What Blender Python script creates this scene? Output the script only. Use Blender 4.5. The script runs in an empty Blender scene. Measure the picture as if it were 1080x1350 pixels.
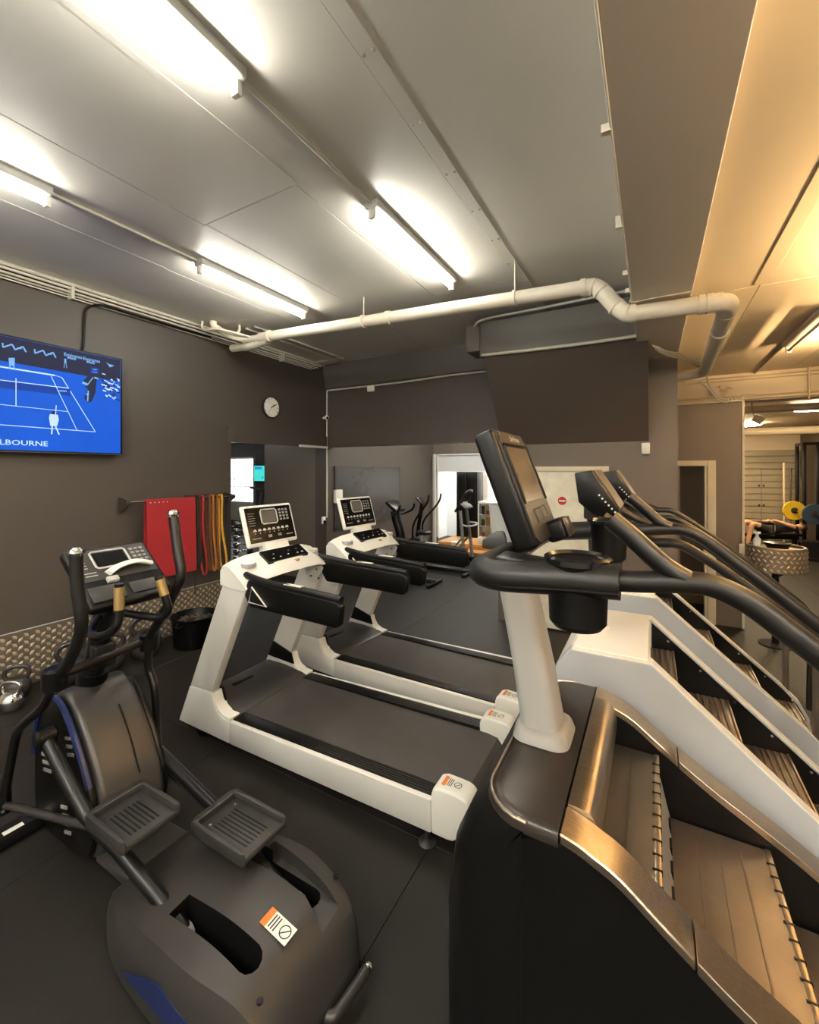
import bpy, bmesh, math, random
from mathutils import Vector, Matrix
random.seed(7)
PI = math.pi
SC = bpy.context.scene
COL = SC.collection
# ---------------------------------------------------------------- camera, world, exposure
CAM_H, FPX, CX, HZ, YAW = 1.9, 565.0, 540.0, 620.0, math.radians(29.5)
cam = bpy.data.cameras.new('camera'); camo = bpy.data.objects.new('camera', cam); COL.objects.link(camo)
camo.location = (0, 0, CAM_H); camo.rotation_euler = (PI / 2, 0, YAW)
cam.sensor_fit = 'HORIZONTAL'; cam.sensor_width = 36; cam.lens = FPX / 1080 * 36
cam.shift_y = -(675 - HZ) / 1080; cam.clip_start = 0.02
SC.camera = camo
w = bpy.data.worlds.new('world'); SC.world = w; w.use_nodes = True
w.node_tree.nodes['Background'].inputs[0].default_value = (0.8, 0.85, 1, 1)
w.node_tree.nodes['Background'].inputs[1].default_value = 0.15
SC.view_settings.view_transform = 'Standard'; SC.view_settings.look = 'None'
SC.view_settings.gamma = 1.0; SC.view_settings.use_curve_mapping = False
SC.view_settings.exposure = 1.26
SC.cycles.use_denoising = True
SC.cycles.max_bounces = 8
SC.cycles.sample_clamp_indirect = 6
TUBE_POWER = 46.0      # radiance of the fluorescent tubes
WARM_POWER = 360.0      # radiance of the warm tubes over the hall beside the beam

# ---------------------------------------------------------------- pixel helpers (1080x1350)
_F = (-math.sin(YAW), math.cos(YAW)); _R = (math.cos(YAW), math.sin(YAW))
def ray(u, v):
    s = (u - CX) / FPX
    return (_F[0] + _R[0] * s, _F[1] + _R[1] * s, (HZ - v) / FPX)
def atX(u, v, X): r = ray(u, v); t = X / r[0]; return (X, t * r[1], CAM_H + t * r[2])
def atY(u, v, Y): r = ray(u, v); t = Y / r[1]; return (t * r[0], Y, CAM_H + t * r[2])
def atZ(u, v, Z): r = ray(u, v); t = (Z - CAM_H) / r[2]; return (t * r[0], t * r[1], Z)

# ---------------------------------------------------------------- materials
def lin(c):
    return tuple(((x / 255) / 12.92 if x / 255 <= 0.04045 else ((x / 255 + 0.055) / 1.055) ** 2.4) for x in c) + (1,)
MATS = {}
def mat(name, rgb, rough=0.5, metal=0.0, var=0.12, scale=6.0, bump=0.0, bscale=200.0, emit=0.0, trans=0.0, coat=0.0, spec=0.5, stretch=None):
    if name in MATS: return MATS[name]
    m = bpy.data.materials.new(name); m.use_nodes = True
    nt = m.node_tree; b = nt.nodes['Principled BSDF']
    c = lin(rgb)
    b.inputs['Roughness'].default_value = rough; b.inputs['Metallic'].default_value = metal
    b.inputs['Specular IOR Level'].default_value = spec
    if coat: b.inputs['Coat Weight'].default_value = coat
    if trans: b.inputs['Transmission Weight'].default_value = trans
    tc = nt.nodes.new('ShaderNodeTexCoord')
    src = tc.outputs['Object']
    if stretch:
        mp = nt.nodes.new('ShaderNodeMapping'); mp.inputs['Scale'].default_value = stretch
        nt.links.new(src, mp.inputs[0]); src = mp.outputs[0]
    n = nt.nodes.new('ShaderNodeTexNoise'); n.inputs['Scale'].default_value = scale; n.inputs['Detail'].default_value = 5
    nt.links.new(src, n.inputs['Vector'])
    r = nt.nodes.new('ShaderNodeValToRGB')
    r.color_ramp.elements[0].position = 0.3; r.color_ramp.elements[1].position = 0.7
    lo = [x * (1 - var) for x in c[:3]] + [1]; hi = [min(1, x * (1 + var)) for x in c[:3]] + [1]
    r.color_ramp.elements[0].color = lo; r.color_ramp.elements[1].color = hi
    nt.links.new(n.outputs['Fac'], r.inputs[0]); nt.links.new(r.outputs[0], b.inputs['Base Color'])
    if bump:
        n2 = nt.nodes.new('ShaderNodeTexNoise'); n2.inputs['Scale'].default_value = bscale; n2.inputs['Detail'].default_value = 3
        nt.links.new(src, n2.inputs['Vector'])
        bp = nt.nodes.new('ShaderNodeBump'); bp.inputs['Strength'].default_value = bump; bp.inputs['Distance'].default_value = 0.004
        nt.links.new(n2.outputs['Fac'], bp.inputs['Height']); nt.links.new(bp.outputs[0], b.inputs['Normal'])
    if emit:
        nt.links.remove(b.inputs['Base Color'].links[0]); b.inputs['Base Color'].default_value = (0.01, 0.01, 0.01, 1)
        b.inputs['Emission Strength'].default_value = emit
        nt.links.new(r.outputs[0], b.inputs['Emission Color'])
    MATS[name] = m
    return m
def rubber():
    m = mat('rubber floor', (27, 24, 21), 0.55, 0, 0.15, 3.0, 0.25, 350, spec=0.3)
    nt = m.node_tree; b = nt.nodes['Principled BSDF']
    base = b.inputs['Base Color'].links[0].from_socket
    tc = [n for n in nt.nodes if n.type == 'TEX_COORD'][0]
    v = nt.nodes.new('ShaderNodeTexNoise'); v.inputs['Scale'].default_value = 260; v.inputs['Detail'].default_value = 1
    nt.links.new(tc.outputs['Object'], v.inputs['Vector'])
    r = nt.nodes.new('ShaderNodeValToRGB'); r.color_ramp.elements[0].position = 0.70; r.color_ramp.elements[1].position = 0.74
    nt.links.new(v.outputs['Fac'], r.inputs[0])
    mx = nt.nodes.new('ShaderNodeMix'); mx.data_type = 'RGBA'; mx.inputs[7].default_value = lin((70, 67, 62))
    nt.links.new(r.outputs[0], mx.inputs[0]); nt.links.new(base, mx.inputs[6]); nt.links.new(mx.outputs[2], b.inputs['Base Color'])
    return m
M_FLOOR = rubber()
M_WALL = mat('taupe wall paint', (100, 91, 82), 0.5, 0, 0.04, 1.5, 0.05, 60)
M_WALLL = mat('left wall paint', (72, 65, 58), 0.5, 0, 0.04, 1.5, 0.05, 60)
M_BOUNCE = mat('cream bounce paint', (226, 222, 212), 0.5, 0, 0.03, 1.5)  # colour of the unseen walls, made cream to bounce fill light
M_WALLD = mat('dark brown wall paint', (78, 69, 62), 0.5, 0, 0.04, 1.5, 0.05, 60)
M_CEIL = mat('grey ceiling paint', (222, 218, 208), 0.46, 0, 0.04, 1.0, 0.06, 6, spec=0.6)
M_CEILW = mat('hall ceiling paint', (226, 208, 178), 0.5, 0, 0.04, 1.0, 0.05, 8)
M_BEAM = mat('beam paint', (206, 199, 190), 0.5, 0, 0.04, 1.0, 0.03, 30)
M_BULK = mat('bulkhead upper paint', (92, 88, 82), 0.5, 0, 0.04, 1.0, 0.03, 30)
M_TRIM = mat('cream trim paint', (226, 216, 190), 0.4, 0, 0.04)
M_PIPE = mat('cream pipe plastic', (224, 216, 196), 0.35, 0, 0.06, 4)
M_COND = mat('painted conduit', (206, 200, 184), 0.4, 0, 0.05)
M_WHITEP = mat('white plastic', (238, 234, 222), 0.35, 0, 0.03)
M_TUBE = mat('fluorescent tube', (254, 250, 238), 0.4, 0, 0.0, emit=TUBE_POWER)
M_TUBEFILL = mat('fill light tube', (252, 250, 242), 0.4, 0, 0.0, emit=TUBE_POWER * 3.8)  # boosted tube for the unseen fill battens
M_WARM = mat('warm tube', (255, 216, 160), 0.4, 0, 0.0, emit=WARM_POWER)
M_BLACK = mat('black plastic', (9, 9, 9), 0.36, 0, 0.1, spec=0.22)
M_VOID = mat('slot shade black', (5, 5, 5), 0.9, spec=0.1)  # near-black for cut slot walls; shade of the recess put into the colour
M_BLACKM = mat('black satin metal', (17, 16, 16), 0.36, 0.2, 0.1, spec=0.4)
M_GRIP = mat('black foam grip', (16, 15, 14), 0.42, 0, 0.1, 20, 0.06, 300, spec=0.35)
M_GLOSS = mat('gloss black panel', (14, 14, 15), 0.12, 0, 0.1)
M_CHAR = mat('charcoal plastic', (44, 42, 40), 0.4, 0, 0.08)
M_SILV = mat('silver white enamel', (214, 211, 203), 0.35, 0.0, 0.03)
M_SILC = mat('cool silver enamel', (176, 179, 182), 0.35, 0, 0.03)
M_CREAM = mat('ivory white enamel', (242, 238, 226), 0.3, 0, 0.02)
M_GREYP = mat('light grey plastic', (182, 180, 174), 0.4, 0, 0.04)
M_MGREY = mat('mid grey plastic', (128, 126, 122), 0.45, 0, 0.05)
M_STEEL = mat('brushed stainless', (186, 172, 152), 0.3, 1.0, 0.12, 8, 0.1, 40, stretch=(1, 30, 30))
M_CHROME = mat('chrome', (220, 218, 214), 0.15, 1.0, 0.02)
M_HUB = mat('dark satin hub', (48, 43, 39), 0.3, 0.45, 0.08)
M_TREAD = mat('step tread plate', (104, 95, 86), 0.38, 0.6, 0.1, 12, 0.08, 80)
M_BELT = mat('running belt', (58, 56, 54), 0.55, 0, 0.1, 8, 0.3, 400)
M_BLUE = mat('blue trim', (20, 34, 76), 0.35, 0, 0.08)
M_RED = mat('red exercise mat', (156, 30, 34), 0.75, 0, 0.08, 40, 0.3, 300)
M_PLATE = mat('diamond plate aluminium', (132, 118, 100), 0.4, 0.5, 0.1, 5)
M_LUG = mat('diamond plate lug', (206, 190, 164), 0.32, 0.45, 0.06, 5)
M_ORANGE = mat('orange print', (222, 120, 40), 0.5, 0, 0.05)
M_INK = mat('dark print', (40, 38, 36), 0.5, 0, 0.05)
M_STICK = mat('white sticker', (236, 232, 220), 0.5, 0, 0.03)
M_GOLD = mat('pulse sensor metal', (212, 180, 120), 0.3, 0.8, 0.1)
M_WOOD = mat('pale wood step', (190, 140, 84), 0.45, 0, 0.2, 4, 0.1, 60, stretch=(1, 8, 8))

# ---------------------------------------------------------------- geometry collector
def crv(pts, n=6, closed=False):
    P = [Vector(p) for p in pts]
    if len(P) < 3: return P
    out = []
    N = len(P); rng = range(N if closed else N - 1)
    for i in rng:
        if closed: p0, p1, p2, p3 = P[(i - 1) % N], P[i], P[(i + 1) % N], P[(i + 2) % N]
        else: p0, p1, p2, p3 = P[max(i - 1, 0)], P[i], P[i + 1], P[min(i + 2, N - 1)]
        for k in range(n):
            t = k / n
            out.append(0.5 * ((2 * p1) + (-p0 + p2) * t + (2 * p0 - 5 * p1 + 4 * p2 - p3) * t * t + (-p0 + 3 * p1 - 3 * p2 + p3) * t ** 3))
    if not closed: out.append(P[-1])
    return out
class B:
    def __init__(s): s.bm = bmesh.new(); s.sm = 35
    def _merge(s, t, bev=0, seg=2, ang=0.5):
        if bev:
            e = [x for x in t.edges if len(x.link_faces) == 2 and x.calc_face_angle(0) > ang]
            bmesh.ops.bevel(t, geom=e, offset=bev, segments=seg, profile=0.5, affect='EDGES', clamp_overlap=True)
        me = bpy.data.meshes.new('tmp'); t.to_mesh(me); t.free(); s.bm.from_mesh(me); bpy.data.meshes.remove(me)
        return s
    def box(s, x0, x1, y0, y1, z0, z1, bev=0, seg=2, M=None):
        t = bmesh.new(); bmesh.ops.create_cube(t, size=1)
        for v in t.verts: v.co = Vector(((x0 + x1) / 2 + v.co.x * (x1 - x0), (y0 + y1) / 2 + v.co.y * (y1 - y0), (z0 + z1) / 2 + v.co.z * (z1 - z0)))
        s_ = s._merge(t, bev, seg) if M is None else None
        if M is not None:
            if bev:
                bmesh.ops.bevel(t, geom=list(t.edges), offset=bev, segments=seg, profile=0.5, affect='EDGES', clamp_overlap=True)
            for v in t.verts: v.co = M @ v.co
            s._merge(t)
        return s
    def prism(s, pts, axis, a, b, bev=0, seg=2, ang=0.5):
        t = bmesh.new(); L = []
        for c in (a, b):
            L.append([t.verts.new({'y': (p[0], c, p[1]), 'x': (c, p[0], p[1]), 'z': (p[0], p[1], c)}[axis]) for p in pts])
        n = len(pts)
        t.faces.new(L[0]); t.faces.new(list(reversed(L[1])))
        for i in range(n): t.faces.new((L[0][(i + 1) % n], L[0][i], L[1][i], L[1][(i + 1) % n]))
        bmesh.ops.recalc_face_normals(t, faces=t.faces)
        return s._merge(t, bev, seg, ang)
    def loft(s, rings, cap=True, closed=True):
        t = bmesh.new(); V = [[t.verts.new(p) for p in r] for r in rings]
        for a, b in zip(V, V[1:]):
            n = len(a)
            for i in range(n if closed else n - 1): t.faces.new((a[i], a[(i + 1) % n], b[(i + 1) % n], b[i]))
        if cap:
            t.faces.new(list(reversed(V[0]))); t.faces.new(V[-1])
        bmesh.ops.recalc_face_normals(t, faces=t.faces)
        return s._merge(t)
    def tube(s, pts, r, n=10, closed=False, smooth=6, flat=1.0):
        s.sm = 47
        P = crv(pts, smooth, closed) if smooth else [Vector(p) for p in pts]
        N = len(P); rings = []; up = None
        rr = r if callable(r) else (lambda k: r)
        for i in range(N):
            a = P[(i - 1) % N] if (closed or i > 0) else P[i]; b = P[(i + 1) % N] if (closed or i < N - 1) else P[i]
            d = (b - a).normalized()
            if up is None: up = Vector((0, 0, 1)) if abs(d.z) < 0.9 else Vector((1, 0, 0))
            sd = d.cross(up).normalized(); up = sd.cross(d).normalized()
            q = rr(i / (N - 1))
            rings.append([P[i] + sd * math.cos(2 * PI * k / n) * q + up * math.sin(2 * PI * k / n) * q * flat for k in range(n)])
        if closed: rings.append(rings[0]); 
        t = bmesh.new(); V = [[t.verts.new(p) for p in g] for g in (rings[:-1] if closed else rings)]
        if closed: V.append(V[0])
        for a, b in zip(V, V[1:]):
            for i in range(n): t.faces.new((a[i], a[(i + 1) % n], b[(i + 1) % n], b[i]))
        if not closed: t.faces.new(list(reversed(V[0]))); t.faces.new(V[-1])
        bmesh.ops.recalc_face_normals(t, faces=t.faces)
        return s._merge(t)
    def cyl(s, p0, p1, r, r1=None, n=16):
        r1 = r if r1 is None else r1
        return s.tube([p0, p1], lambda k: r + (r1 - r) * k, n, smooth=0)
    def lathe(s, c, prof, n=20, axis='z'):
        t = bmesh.new(); V = []
        for (r, h) in prof:
            ring = []
            for k in range(n):
                a = 2 * PI * k / n; p = (r * math.cos(a), r * math.sin(a), h)
                if axis == 'x': p = (p[2], p[0], p[1])
                if axis == 'y': p = (p[0], p[2], p[1])
                ring.append(t.verts.new(Vector(c) + Vector(p)))
            V.append(ring)
        for a, b in zip(V, V[1:]):
            for i in range(n): t.faces.new((a[i], a[(i + 1) % n], b[(i + 1) % n], b[i]))
        t.faces.new(list(reversed(V[0]))); t.faces.new(V[-1])
        bmesh.ops.remove_doubles(t, verts=t.verts, dist=1e-6)
        bmesh.ops.recalc_face_normals(t, faces=t.faces)
        return s._merge(t)
    def ball(s, c, r, sc=(1, 1, 1), n=14):
        t = bmesh.new(); bmesh.ops.create_uvsphere(t, u_segments=n, v_segments=max(6, n // 2), radius=1)
        for v in t.verts: v.co = Vector(c) + Vector((v.co.x * r * sc[0], v.co.y * r * sc[1], v.co.z * r * sc[2]))
        return s._merge(t)
    def poly(s, pts):
        s.bm.faces.new([s.bm.verts.new(p) for p in pts]); return s
def obj(name, b, m, parent=None, smooth=None):
    if smooth is None: smooth = b.sm
    me = bpy.data.meshes.new(name)
    bm = b.bm if isinstance(b, B) else b
    if parent is not None:
        off = Vector((0, 0, 0)); p = parent
        while p is not None: off += p.location; p = p.parent
        bmesh.ops.translate(bm, verts=bm.verts, vec=-off)
    bm.to_mesh(me); bm.free()
    me.polygons.foreach_set('use_smooth', [True] * len(me.polygons)); me.set_sharp_from_angle(angle=math.radians(smooth))
    me.materials.append(m)
    o = bpy.data.objects.new(name, me); COL.objects.link(o); o.parent = parent
    return o
def tag(o, label, cat, group=None, kind=None):
    o['label'] = label; o['category'] = cat
    if group: o['group'] = group
    if kind: o['kind'] = kind
    return o
def thing(name, label, cat, loc, group=None):
    o = bpy.data.objects.new(name, None); o.empty_display_size = 0.1; COL.objects.link(o); o.location = loc
    return tag(o, label, cat, group)
def struct(name, b, m, label, cat='structure', parent=None):
    o = obj(name, b, m, parent)
    if parent is None: o['kind'] = 'structure'; o['label'] = label; o['category'] = cat
    return o
def dup(root, delta, label, group=None):
    r = root.copy(); COL.objects.link(r); r.location = root.location + Vector(delta); r['label'] = label
    if group: r['group'] = group
    def rec(a, b):
        for ch in list(a.children):
            c = ch.copy(); COL.objects.link(c); c.parent = b; rec(ch, c)
    rec(root, r); return r
def text_bm(body, size, M, extrude=0.0, align='LEFT', bold=0.0):
    cu = bpy.data.curves.new('t', 'FONT'); cu.body = body; cu.size = size; cu.extrude = extrude; cu.align_x = align; cu.resolution_u = 2; cu.offset = bold
    ob = bpy.data.objects.new('t', cu); COL.objects.link(ob)
    bpy.context.view_layer.update()
    me = bpy.data.meshes.new_from_object(ob.evaluated_get(bpy.context.evaluated_depsgraph_get()))
    b = B(); b.bm.from_mesh(me); bpy.data.meshes.remove(me); bpy.data.objects.remove(ob); bpy.data.curves.remove(cu)
    bmesh.ops.transform(b.bm, matrix=M, verts=b.bm.verts)
    return b
# text frame on a wall facing +X (reads along +Y), and on a wall facing -Y (reads along +X)
def MX(x, y, z): return Matrix(((0, 0, 1, x), (1, 0, 0, y), (0, 1, 0, z), (0, 0, 0, 1)))
def MY(x, y, z): return Matrix(((1, 0, 0, x), (0, 0, -1, y), (0, 1, 0, z), (0, 0, 0, 1)))

# ================================================================ SETTING
XL, YF, YD, YR, ZC, ZR = -4.82, 5.65, 5.30, 6.45, 3.66, 3.20   # left wall, lintel, door wall, hall end wall, ceilings
ZB = 3.127                                                     # beam underside
# floor: slab with rubber mats laid on it
fl = struct('floor', B().box(-14, 6, -3, 16, -0.2, -0.008), mat('dark mat underlay', (16, 15, 15), 0.8), 'black rubber mat floor of the gym', 'floor')
mesh_mat = None
xs = [-0.975 + 1.59 * k for k in range(-3, 5)]; ys = [-2.9, 1.95, 6.8]
for i, x in enumerate(xs[:-1]):
    for j, y in enumerate(ys):
        yy = y
        if mesh_mat is None:
            o = obj('rubber_mat', B().box(0, 1.5875, 0, 4.8475, -0.008, 0, 0.0015, 1), M_FLOOR, None); o.parent = fl; mesh_mat = o.data
        else:
            o = bpy.data.objects.new('rubber_mat', mesh_mat); COL.objects.link(o); o.parent = fl
        o.location = (x, yy, 0)
struct('floor_hall', B().box(-14, -5.76, 3, 11.64, -0.008, 0).box(-6.6, 6, 11.66, 16, -0.008, 0), M_FLOOR, 'dark floor of the rooms beyond the gym', 'floor')

# left wall with the alcove opening (Y 3.75 to 5.65, below z 2.3)
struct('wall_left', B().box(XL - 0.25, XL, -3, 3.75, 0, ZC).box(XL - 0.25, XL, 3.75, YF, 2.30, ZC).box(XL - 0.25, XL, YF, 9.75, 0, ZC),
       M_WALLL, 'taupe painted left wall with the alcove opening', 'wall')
struct('wall_alcove', B().box(-6.32, XL - 0.25, YF, YF + 0.15, 0, ZC), M_WALL, 'taupe end wall of the alcove past the clock', 'wall')
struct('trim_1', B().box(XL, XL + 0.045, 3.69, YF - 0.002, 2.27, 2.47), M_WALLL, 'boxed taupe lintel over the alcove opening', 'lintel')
struct('wall_lintel', B().box(XL, -1.66, YF, YF + 0.16, 2.29, ZC), M_WALLD, 'dark downstand panel above the far opening', 'wall')
struct('wall_lintel_ledge', B().prism([(YF - 0.10, ZC), (YF - 0.004, ZC), (YF - 0.004, 3.27), (YF - 0.03, 3.29)], 'x', XL, -1.70), M_BULK, 'sloping cornice above the far opening, coloured lighter to look more lit', 'wall')  # same wall as the panel below; stronger light put into its lighter colour
# door wall and sloping bulkhead
struct('wall_door', B().box(-1.70, 0.0, YD, YD + 0.14, 0, 2.24), M_WALL, 'taupe wall holding the white door', 'wall')
struct('wall_bulkhead', B().prism([(YD - 0.01, 2.217), (4.60, 3.17), (4.62, 3.17), (5.44, 3.17), (5.44, 2.217)], 'x', -1.65, -0.03), M_WALLD, 'dark sloping bulkhead above the white door', 'wall')
struct('wall_bulkhead_band', B().box(-1.68, -0.13, 4.58, 5.44, 3.172, 3.55), M_BULK, 'grey boxed band over the sloping bulkhead', 'wall')
struct('trim_2', B().box(-1.84, -1.68, 4.56, 4.9, 3.24, 3.53, 0.004), M_BULK, 'small grey box at the end of the bulkhead band', 'trim')
struct('column', B().box(-0.02, 0.235, YD, 5.66, 0, ZB + 0.02).box(-0.03, 0.03, YD - 0.012, YD, 0, ZB), M_WALL, 'taupe square column under the ceiling beam', 'column')
# hall end wall with the doorway
struct('wall_hall_end', B().box(-0.5, 0.315, YR, YR + 0.14, 0, 2.73).box(0.315, 0.6, YR, YR + 0.14, 1.985, 2.73).box(0.6, 0.945, YR, YR + 0.14, 0, 2.73),
       M_WALL, 'brown partition wall with the cream framed doorway', 'wall')
struct('trim_3', B().box(0.942, 0.966, YR - 0.012, YR + 0.15, 0, 2.74), M_TRIM, 'cream corner strip at the end of the partition', 'trim')
struct('door_1', B().box(0.602, 0.685, YR - 0.02, YR - 0.001, 0, 2.022, 0.003).box(0.22, 0.601, YR - 0.02, YR - 0.001, 1.955, 2.022, 0.003).box(0.57, 0.599, YR, YR + 0.14, 0, 1.98).box(0.3155, 0.57, YR, YR + 0.14, 1.955, 1.984),
       M_TRIM, 'cream frame of the open doorway beside the column', 'door frame')
struct('wall_back_corridor', B().box(-0.6, 0.94, YR + 0.9, YR + 1.0, 0, 2.7), M_WALLD, 'dark brown wall inside the open doorway', 'wall')
# unseen outer shell, cream added so the walls bounce fill light
struct('wall_back', B().box(-5.1, 5.6, -3.1, -3.0, 0, ZC), M_BOUNCE, 'unseen back wall of the gym, coloured cream to bounce fill light', 'wall')
struct('wall_right', B().box(5.5, 5.6, -3.0, 8, 0, ZC), M_BOUNCE, 'unseen right wall of the hall, coloured cream to bounce fill light', 'wall')
# ceilings
ce = struct('ceiling', B().box(XL - 0.3, -0.125, -3, 10.2, ZC + 0.008, ZC + 0.2), M_CEIL, 'grey sheet ceiling of the cardio room', 'ceiling')
joints = [XL, -3.70, -2.80, -1.915, -1.02, -0.125]
cuts = [[1.0, 3.4], [0.4, 4.2], [1.955], [0.1, 3.9], [-0.6, 4.4]]
for i in range(5):
    yy = [-3] + cuts[i] + [YF + 0.2, 10]
    for a, c in zip(yy, yy[1:]):
        obj('ceiling_panel', B().box(joints[i] + 0.0025, joints[i + 1] - 0.0025, a + 0.0015, c - 0.0015, ZC, ZC + 0.008, 0.002, 1), M_CEIL, ce)
st = obj('cover_strip', B().box(-1.075, -0.995, -3, YF, ZC - 0.006, ZC, 0.002, 1), M_CEIL, ce)
obj('cover_strip', B().box(-1.125, -1.08, -3, YF, ZC - 0.003, ZC), M_CEIL, ce)
sb = None
for k in range(14):
    for x in (-1.06, -1.01):
        o = obj('strip_bolt', B().lathe((x, -0.2 + 0.42 * k, ZC - 0.006), [(0.009, 0), (0.009, -0.004), (0.003, -0.006)], 8), M_GREYP, ce)
for x, y0, y1 in [(-1.915, -3, 1.955), (-2.8, 1.955, 4.0), (-3.7, -1, 2.2)]:
    obj('joint_strip', B().box(x - 0.022, x + 0.022, y0, y1, ZC - 0.0025, ZC, 0.001, 1), M_CEIL, ce)
struct('beam', B().box(-0.125, 0.242, -3, 5.66, ZB, ZC + 0.2, 0.004, 1), M_BEAM, 'deep taupe ceiling beam running to the column', 'beam')
cr = struct('ceiling_hall', B().box(0.242, 5.6, -3, 7.5, ZR + 0.008, ZR + 0.2).box(-0.6, 0.242, 5.67, 7.5, ZR + 0.008, ZR + 0.2), M_CEILW, 'cream lit sheet ceiling of the hall', 'ceiling')
jx = [0.245, 0.66, 1.56, 2.46, 3.36, 4.4, 5.6]
for a, c in zip(jx, jx[1:]):
    for y0, y1 in [(-3, 0.9), (0.9, 3.84), (3.84, 7.5)]:
        obj('ceiling_panel', B().box(a + 0.002, c - 0.002, y0 + 0.003, y1 - 0.003, ZR, ZR + 0.008, 0.002, 1), M_CEILW, cr)
    if a > 0.3: obj('cover_strip', B().box(a - 0.04, a + 0.04, -3, 3.8, ZR - 0.005, ZR, 0.001, 1), M_CEILW, cr)
struct('beam_hall', B().box(0.0, 5.6, 7.2, 7.5, 2.83, ZR), M_CEILW, 'cream cross beam over the end of the hall', 'beam')
# rooms beyond: far cardio bay
struct('wall_bay_end', B().box(-5.0, -4.75, 9.75, 9.9, 0, ZC).box(-4.75, -1.0, 9.75, 9.9, 2.30, ZC), M_WALL, 'taupe wall around the bright end doorway', 'wall')
struct('wall_bay_right', B().box(-1.70, -1.56, YD + 0.14, 9.75, 0, ZC), M_WALL, 'taupe side wall of the far cardio bay', 'wall')
struct('wall_lobby', B().box(-5.3, -1.0, 11.4, 11.5, 0, 3).box(-5.3, -5.2, 9.9, 11.4, 0, 3).box(-1.1, -1.0, 9.9, 11.4, 0, 3), mat('white lobby wall', (226, 228, 228), 0.5, 0, 0.02), 'bright white wall of the lobby beyond', 'wall')
struct('ceiling_lobby', B().box(-5.3, -1.0, 9.9, 11.5, 3.0, 3.1), mat('white lobby ceiling', (230, 230, 226), 0.6), 'white ceiling of the lobby', 'ceiling')
# room seen through the alcove
struct('wall_annex_end', B().box(-14, -6.0, 9.0, 9.1, 0, 2.9), mat('annex grey wall', (108, 104, 108), 0.5), 'grey wall of the annex seen through the alcove', 'wall')
struct('ceiling_annex', B().box(-14, XL - 0.25, 3.0, 9.1, 2.75, 2.85), M_CEIL, 'grey ceiling of the annex', 'ceiling')
struct('wall_annex_side', B().box(-14, XL - 0.25, 3.0, 3.1, 0, 2.75).box(-14.1, -14, 3.0, 9.1, 0, 2.75), M_WALL, 'taupe side wall of the annex', 'wall')
# far hall with roller shutter
struct('ceiling_far_hall', B().box(0.0, 4.2, 7.5, 16, 3.0, 3.1), M_CEILW, 'cream ceiling of the far weights hall', 'ceiling')
struct('wall_far_hall', B().box(3.45, 3.6, 7.5, 16, 0, 3.0), M_WALLD, 'brown side wall of the far weights hall', 'wall')
struct('wall_far_end', B().box(0.0, 2.2, 15.1, 15.2, 0, 3.0).box(2.2, 3.45, 15.1, 15.2, 2.45, 3.0), M_CEILW, 'cream end wall above the roller shutter', 'wall')
struct('wall_far_hall_left', B().box(0.0, 0.1, 7.5, 15.1, 0, 3.0), M_WALL, 'brown wall inside the far hall', 'wall')
sh = struct('door_2', B().box(2.2, 3.45, 15.12, 15.16, 0, 2.45), M_CEILW, 'pale grey slatted roller shutter at the end of the hall', 'roller shutter')
M_SHUT = mat('shutter slat', (176, 164, 142), 0.4, 0.2, 0.06)
for k in range(14):
    z0 = 0.02 + k * 0.174
    obj('slat', B().prism([(15.115, z0), (15.09, z0 + 0.02), (15.09, z0 + 0.15), (15.115, z0 + 0.17)], 'x', 2.22, 3.43), M_SHUT, sh)
obj('wicket_door', B().box(2.62, 2.635, 15.075, 15.09, 0.1, 1.95).box(2.62, 3.3, 15.075, 15.09, 1.94, 1.955), M_MGREY, sh)
obj('hinge', B().box(2.56, 2.60, 15.07, 15.09, 0.9, 0.96).box(2.66, 2.70, 15.07, 15.09, 0.9, 0.96).box(2.56, 2.60, 15.07, 15.09, 1.45, 1.5).box(2.66, 2.7, 15.07, 15.09, 1.45, 1.5), M_INK, sh)
# white door with the round red sign
d3 = struct('door_3', B().box(-1.28, -0.46, YD - 0.035, YD - 0.004, 0.02, 1.885, 0.003, 1), mat('white door leaf', (248, 240, 218), 0.4), 'white flush door with a round red no entry sign', 'door')
obj('door_frame', B().box(-1.32, -0.42, YD - 0.05, YD, 1.887, 1.945, 0.003).box(-0.458, -0.42, YD - 0.05, YD, 0, 1.886, 0.003).box(-1.32, -1.282, YD - 0.05, YD, 0, 1.886, 0.003), M_TRIM, d3)
sg = obj('no_entry_sign', B().lathe((-0.918, YD - 0.035, 1.541), [(0.048, 0), (0.048, -0.004), (0.001, -0.004)], 28, 'y'), mat('sign red', (196, 40, 34), 0.5), d3)
obj('sign_bar', B().box(-0.953, -0.883, YD - 0.042, YD - 0.039, 1.532, 1.55), M_STICK, sg)
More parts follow.
